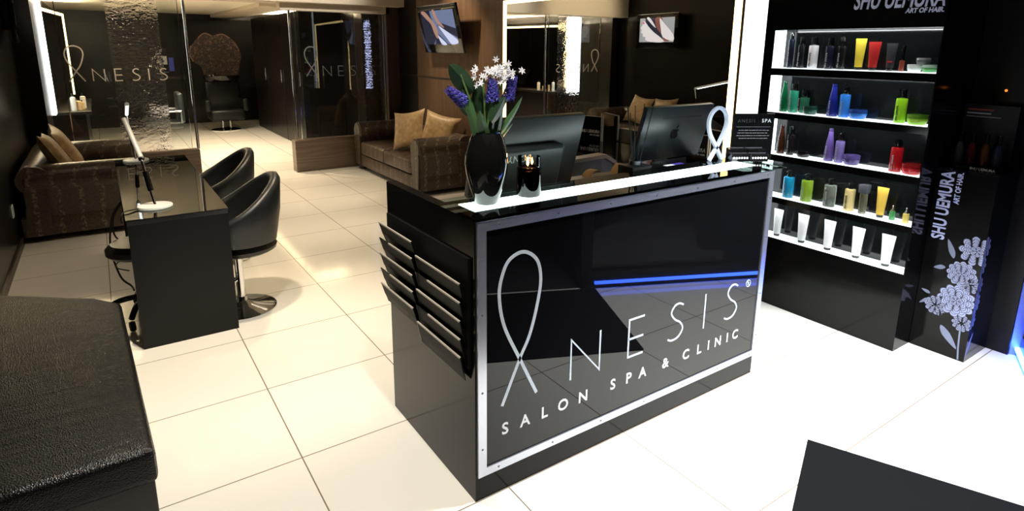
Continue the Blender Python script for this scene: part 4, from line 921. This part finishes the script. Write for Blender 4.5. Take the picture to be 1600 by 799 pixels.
a = R(12); ey = Vector((-math.sin(a), 0, math.cos(a))); ex = Vector((0, -1, 0)); ez = ex.cross(ey)
mx = Matrix(((ex.x, ey.x, ez.x, 3.40), (ex.y, ey.y, ez.y, 6.54), (ex.z, ey.z, ez.z, 1.862), (0, 0, 0, 1)))
tv('black television tilted on the brown wall above the right sofa, showing hands massaging legs', mx, .97, .56, [('bg', GB),
   ('panel', DK, [(0, 0), (0, 1), (.3, 1), (.33, .75), (.42, .25), (.25, 0)]), ('panel', DK, [(.45, .55), (1, .2), (1, .45), (.62, .62)]), ('panel', DK, [(.3, 0), (.42, .35), (.7, 0)]),
   ('arm', SK, [(.02, .98), (.16, .98), (.36, .66), (.44, .42), (.43, .18), (.36, .22), (.31, .42), (.27, .62), (.12, .82)]), ('arm', SK, [(.38, 1), (.46, 1), (.52, .74), (.66, .52), (.62, .5), (.46, .66)]),
   ('leg', PL, [(.43, .26), (.48, .22), (.66, .0), (.5, .0)]), ('leg', PL, [(.5, .54), (.6, .48), (.98, .14), (.96, .02), (.8, .0), (.7, .16)])])
mx = frame((-.57, 7.16, 1.945), (-math.sin(R(7)), math.cos(R(7)), 0), (0, 0, 1))
tv('black television on the left wall seen in the mirror, showing a pedicured foot', mx, 1.02, .56, [('bg', FG),
   ('panel', DK, [(.3, .1), (.4, .6), (.5, 1), (.85, 1), (.8, .6), (.55, .3)]), ('hand', SD, [(.35, .98), (.55, .98), (.5, .6), (.34, .3), (.26, .05), (.1, .08), (.3, .5)]), ('sheet', LT, [(.62, .7), (.8, 1), (.7, 1), (.52, .6)]),
   ('leg', LT, [(.02, .05), (.02, .3), (.28, .75), (.42, .98), (.38, .6), (.3, .2)]),
   ('foot', LT, [(.28, .0), (.36, .18), (.58, .42), (.74, .66), (.85, .86), (.92, .86), (.92, .72), (.97, .62), (.94, .5), (.96, .42), (.9, .35), (.9, .24), (.82, .22), (.8, .08), (.6, .0)]),
   ('nail', NL, [(.86, .78), (.88, .85), (.92, .84), (.9, .76)])])

# ---------------------------------------------------------------- glass partition to the salon
bm = B(); box(bm, -.69, .93, 8.14, 8.32, 0, .41, .003, 1); tag(obj('partition_base', bm, BLOCKW), 'grey brown wooden plinth under the left glass panel, behind the left sofa', 'plinth')
bm = B(); box(bm, 2.065, 3.6, 8.14, 8.32, 0, .425, .003, 1); tag(obj('partition_base', bm, BLOCKW), 'grey brown wooden plinth under the right glass panel, behind the right sofa', 'plinth')
def logo_set(parent, x0, z0, sc_, y, m_):
    f = FY(y)
    A = B(); ribbon(A, smooth_path([(p.x, p.y) for p in [Vector((x0+(q[0]-1.087)*sc_, z0+(q[1]-.365)*.72*sc_)) for q in [(1.087, .365), (1.164, .533), (1.207, .616), (1.239, .726), (1.254, .827), (1.235, .905), (1.178, .946), (1.118, .93), (1.087, .88), (1.073, .80), (1.095, .681), (1.164, .533), (1.244, .368)]]], 5), .013, f, 0, .001); obj('ribbon_emblem', A, m_, parent)
    x0b = x0-1.087
    for g_ in [(N_, x0+.218, z0+.003, .11, .13), (E_, x0+.425, z0+.003, .068, .13), (S_, x0+.59, z0+.003, .072, .13), (I_, x0+.755, z0+.003, 0, .13), (S_, x0+.862, z0+.003, .075, .13)]: obj('letter', strokes(B(), [g_], f, .011, .001), m_, parent)
def gpanel(label, x0, x1, z0, z1, bx0, bx1, lx, lz, ls, lm):
    t = thing('glass_panel', label, 'glass panel', ((x0+x1)/2, 8.23, z0))
    bm = B(); box(bm, x0, bx0, 8.222, 8.234, z0, z1); box(bm, bx1, x1, 8.222, 8.234, z0, z1); obj('pane', bm, GLASS, t)
    bm = B(); box(bm, bx0, bx1, 8.2225, 8.2335, z0, z1); obj('rippled_band', bm, RIPPLE, t)
    logo_set(t, lx, lz, ls, 8.2218, lm)
    for x in (x0, x1):
        bm = B(); box(bm, x-.004, x+.004, 8.216, 8.24, z0, z1); obj('edge_rail', bm, CHR, t)
    return t
gpanel('left glass panel with lettering behind the left sofa', -.30, .86, .41, 2.19, .15, .655, -.259, 1.252, .92, PALE)
rp = gpanel('right glass panel with lettering behind the right sofa', 2.195, 3.40, .425, 2.10, 2.98, 3.34, 2.303, 1.262, .92, mat('dull_vinyl', (.16, .15, .14), .5))
rp.rotation_euler.z = R(-2.6)
for x, lab in ((.925, 'chrome pole at the left side of the salon doorway'), (2.12, 'chrome pole at the right side of the salon doorway')):
    bm = B(); tube(bm, [(x, 8.23, .412 if x < 1 else .427), (x, 8.23, 2.188)], .017, 16); tag(obj('door_pole', bm, CHR), lab, 'pole')

# ---------------------------------------------------------------- salon beyond the glass
bm = B(); box(bm, -.568, -.465, 9.05, 9.33, .82, 2.295); tag(obj('light_column', bm, LEDC), 'tall white glowing light column on the salon wall behind the left glass', 'light column')
t = thing('styling_mirror', 'salon styling mirror with a warm light edge behind the left glass panel', 'mirror', (-.45, 10.5, .95))
mxm = Matrix.Translation((-.54, 9.42, -.06)) @ Matrix.Rotation(R(-5.2), 4, 'Z')
bm = B(); box(bm, -.02, 0, 0, 2.3, .95, 2.13, mx=mxm); obj('mirror_glass', bm, MIRROR, t)
for a_ in ((0, .01, 2.26, 2.3, .95, 2.16), (0, .01, 0, 2.3, 2.13, 2.165), (0, .01, 0, .03, .95, 2.13)):
    bm = B(); box(bm, *a_, mx=mxm); obj('light_strip', bm, LEDW, t)
t = thing('styling_counter', 'dark styling counter below the warm lit salon mirror', 'counter', (-.4, 10.5, 0))
bm = B(); box(bm, -.56, -.12, 9.4, 11.7, .78, .82, .003, 1); obj('top', bm, BLKS, t)
bm = B(); box(bm, -.55, -.18, 9.45, 11.65, 0, .78); obj('cabinet', bm, CABW, t)
for i, (x, y, r_, h, c, n) in enumerate(((-.30, 9.55, .03, .22, (.6, .6, .62), 'silver'), (-.24, 9.62, .03, .15, (.5, .35, .2), 'tan'), (-.20, 9.9, .032, .2, (.5, .45, .38), 'cream'), (-.22, 9.75, .03, .12, (.55, .4, .2), 'amber'))):
    tt = thing('salon_bottle', '%s bottle on the salon counter behind the left glass' % n, 'bottle', (x, y, .8205))
    bm = B(); lathe(bm, [(0, 0), (r_, 0), (r_, h*.75), (r_*.5, h*.82), (0, h*.82)], (x, y, .8205), 16); obj('body', bm, mat('salon_'+n, c, .3), tt)
    bm = B(); lathe(bm, [(r_*.5, h*.82), (r_*.5, h), (0, h)], (x, y, .8205), 12); obj('cap', bm, CAPB, tt)
# cabinets at the right of the salon
for k, (y0, y1) in enumerate(((9.96, 11.15), (11.16, 12.35), (12.36, 13.5))):
    t = thing('salon_cabinet', ['dark tall cabinet just inside the salon doorway on the right', 'dark tall cabinet in the middle of the salon cabinet row', 'dark tall cabinet furthest back in the salon'][k], 'cabinet', (3.0, (y0+y1)/2, 0))
    bm = B(); box(bm, 2.74, 3.39, y0, y1, 0, 2.20); obj('body', bm, CABW, t)
    bm = B(); box(bm, 2.715, 2.739, y0+.005, y1-.005, .01, 2.19); d = obj('door', bm, CABW, t)
    bm = B(); tube(bm, [(2.70, y0+.1, 1.02), (2.70, y0+.1, 1.24)], .009, 8); obj('handle', bm, ALU, d)
# hair poster and wash chair
t = thing('hair_poster', 'large dark poster of a curly brown hairdo on the salon back wall', 'poster', (2.2, 14.69, .95))
bm = B(); box(bm, 1.45, 3.0, 14.675, 14.699, .7, 2.2); obj('sheet', bm, mat('poster_black', (.004, .0035, .0035), .5, spec=.2), t)
PX = lambda u, v: (2.17+(u-335)*.01265, 1.47-(v-85)*.0137)
hp = smooth_path([PX(*p) for p in [(297, 78), (300, 96), (311, 104), (318, 124), (345, 128), (366, 124), (372, 102), (376, 88), (370, 68), (356, 56), (343, 53), (334, 56), (322, 52), (310, 60), (303, 68)]], 4, True)
HAIR = mat('poster_hair', (.03, .018, .012), .5); n, l, b = nodes(HAIR)
v = coords(HAIR, (9, 1, 9)); wv = n.new('ShaderNodeTexNoise'); wv.inputs['Scale'].default_value = 1.6; wv.inputs['Detail'].default_value = 5; wv.inputs['Distortion'].default_value = 2; l.new(v, wv.inputs['Vector'])
l.new(ramp(HAIR, wv.outputs['Fac'], [(.40, (.012, .008, .006)), (.56, (.05, .028, .018)), (.72, (.22, .12, .075))]), b.inputs['Base Color'])
bm = B(); prism(bm, hp, FY(14.675), 0, .002); obj('hair_shape', bm, HAIR, t, smooth=False)
bm = B()
for pts in ([(300, 96), (296, 84), (299, 72)], [(311, 60), (321, 53), (331, 56)], [(340, 56), (350, 54), (360, 60)], [(366, 66), (372, 76)]):
    ribbon(bm, smooth_path([PX(*p) for p in pts], 5), .022, FY(14.6725), 0, .002)
obj('hair_highlight', bm, mat('poster_highlight', (.22, .11, .065), .5), t, smooth=False)
t = thing('shampoo_chair', 'black salon shampoo chair with a basin on a round chrome base', 'salon chair', (2.02, 13.2, 0))
bm = B(); lathe(bm, [(0, 0), (.27, 0), (.275, .012), (.25, .02), (0, .025)], (2.02, 13.2, 0), 36); obj('base', bm, CHR, t)
for dx in (-.05, .09):
    bm = B(); tube(bm, [(2.02+dx, 13.2, .02), (2.02+dx, 13.2, .22)], .018, 10); obj('post', bm, CHR, t)
bm = B(); box(bm, 1.74, 2.36, 12.95, 13.55, .2, .42, .05, 3); obj('seat', bm, BLKS, t)
bm = B(); box(bm, 1.72, 2.38, 13.35, 13.6, .35, .98, .06, 3); obj('backrest', bm, BLKS, t)
for s in (-1, 1):
    bm = B(); box(bm, 2.05+s*.34-.05, 2.05+s*.34+.05, 12.98, 13.5, .38, .62, .03, 3); obj('armrest', bm, BLKS, t)
bm = B(); lathe(bm, [(0, .0), (.24, 0), (.32, .06), (.34, .12), (.32, .125), (.27, .06), (0, .03)], (2.04, 13.3, .95), 30, 1, .8); bs = obj('basin', bm, BLK, t)
bm = B(); tube(bm, smooth_path([(1.95, 13.48, 1.0), (1.95, 13.48, 1.1), (1.98, 13.38, 1.12)], 4), .012, 8); obj('faucet', bm, CHR, bs)
# a salon styling chair seen in the mirror
t = thing('styling_chair', 'grey salon styling chair behind the left glass, visible in the mirror', 'salon chair', (.75, 10.6, 0))
bm = B(); lathe(bm, [(0, 0), (.25, 0), (.25, .012), (.05, .03), (0, .03)], (.75, 10.6, 0), 30); obj('base', bm, CHR, t)
bm = B(); tube(bm, [(.75, 10.6, .02), (.75, 10.6, .42)], .03, 14); obj('pedestal', bm, CHR, t)
bm = B(); box(bm, .5, 1.0, 10.35, 10.85, .42, .52, .03, 3); obj('seat', bm, CHL, t)
bm = B(); box(bm, .95, 1.03, 10.36, 10.84, .5, .95, .03, 3); obj('backrest', bm, CHL, t)
for s in (-1, 1):
    bm = B(); tube(bm, [(.98, 10.6+s*.27, .5), (.98, 10.6+s*.27, .68), (.6, 10.6+s*.27, .68)], .015, 8); obj('armrest', bm, ALU, t)
# added glowing bars behind the right glass panel, imitating glints on its rippled band
t = thing('added_glint_column', 'added column of glowing bars imitating blue white glints in the right glass panel', 'light column', (3.32, 8.66, 0))
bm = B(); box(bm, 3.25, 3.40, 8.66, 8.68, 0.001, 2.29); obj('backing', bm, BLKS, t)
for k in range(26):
    z = 1.06+k*.038; bm = B(); box(bm, 3.28, 3.37, 8.65, 8.66, z, z+.012); obj('glint_bar', bm, mat('glint_lilac', (.5, .5, .6), .5, em=(.55, .62, 1), es=1.1), t)
t = thing('wall_sign', 'small white sign with a dark arrow on the salon back wall', 'sign', (1.17, 14.69, 1.25))
bm = B(); box(bm, 1.06, 1.24, 14.68, 14.698, 1.26, 1.43); obj('plate', bm, mat('dull_white', (.6, .6, .55), .5), t)
bm = B(); prism(bm, [(1.13, 1.40), (1.17, 1.40), (1.17, 1.34), (1.20, 1.34), (1.15, 1.285), (1.10, 1.34), (1.13, 1.34)], FY(14.68), 0, .002); obj('arrow', bm, BLKM, t, smooth=False)
bm = B(); box(bm, 1.27, 1.36, 14.68, 14.698, 1.12, 1.40); tag(obj('blue_notice', bm, mat('blue_notice', (.04, .06, .5), .5)), 'small blue notice beside the white arrow sign', 'notice')
# wall socket by the bench
t = thing('wall_socket', 'small white wall socket low on the left wall beside the sofa', 'socket', (-.68, 6.05, .3))
bm = B(); box(bm, -.689, -.682, 6.0, 6.09, .30, .40, .002, 1); obj('plate', bm, WHT, t)
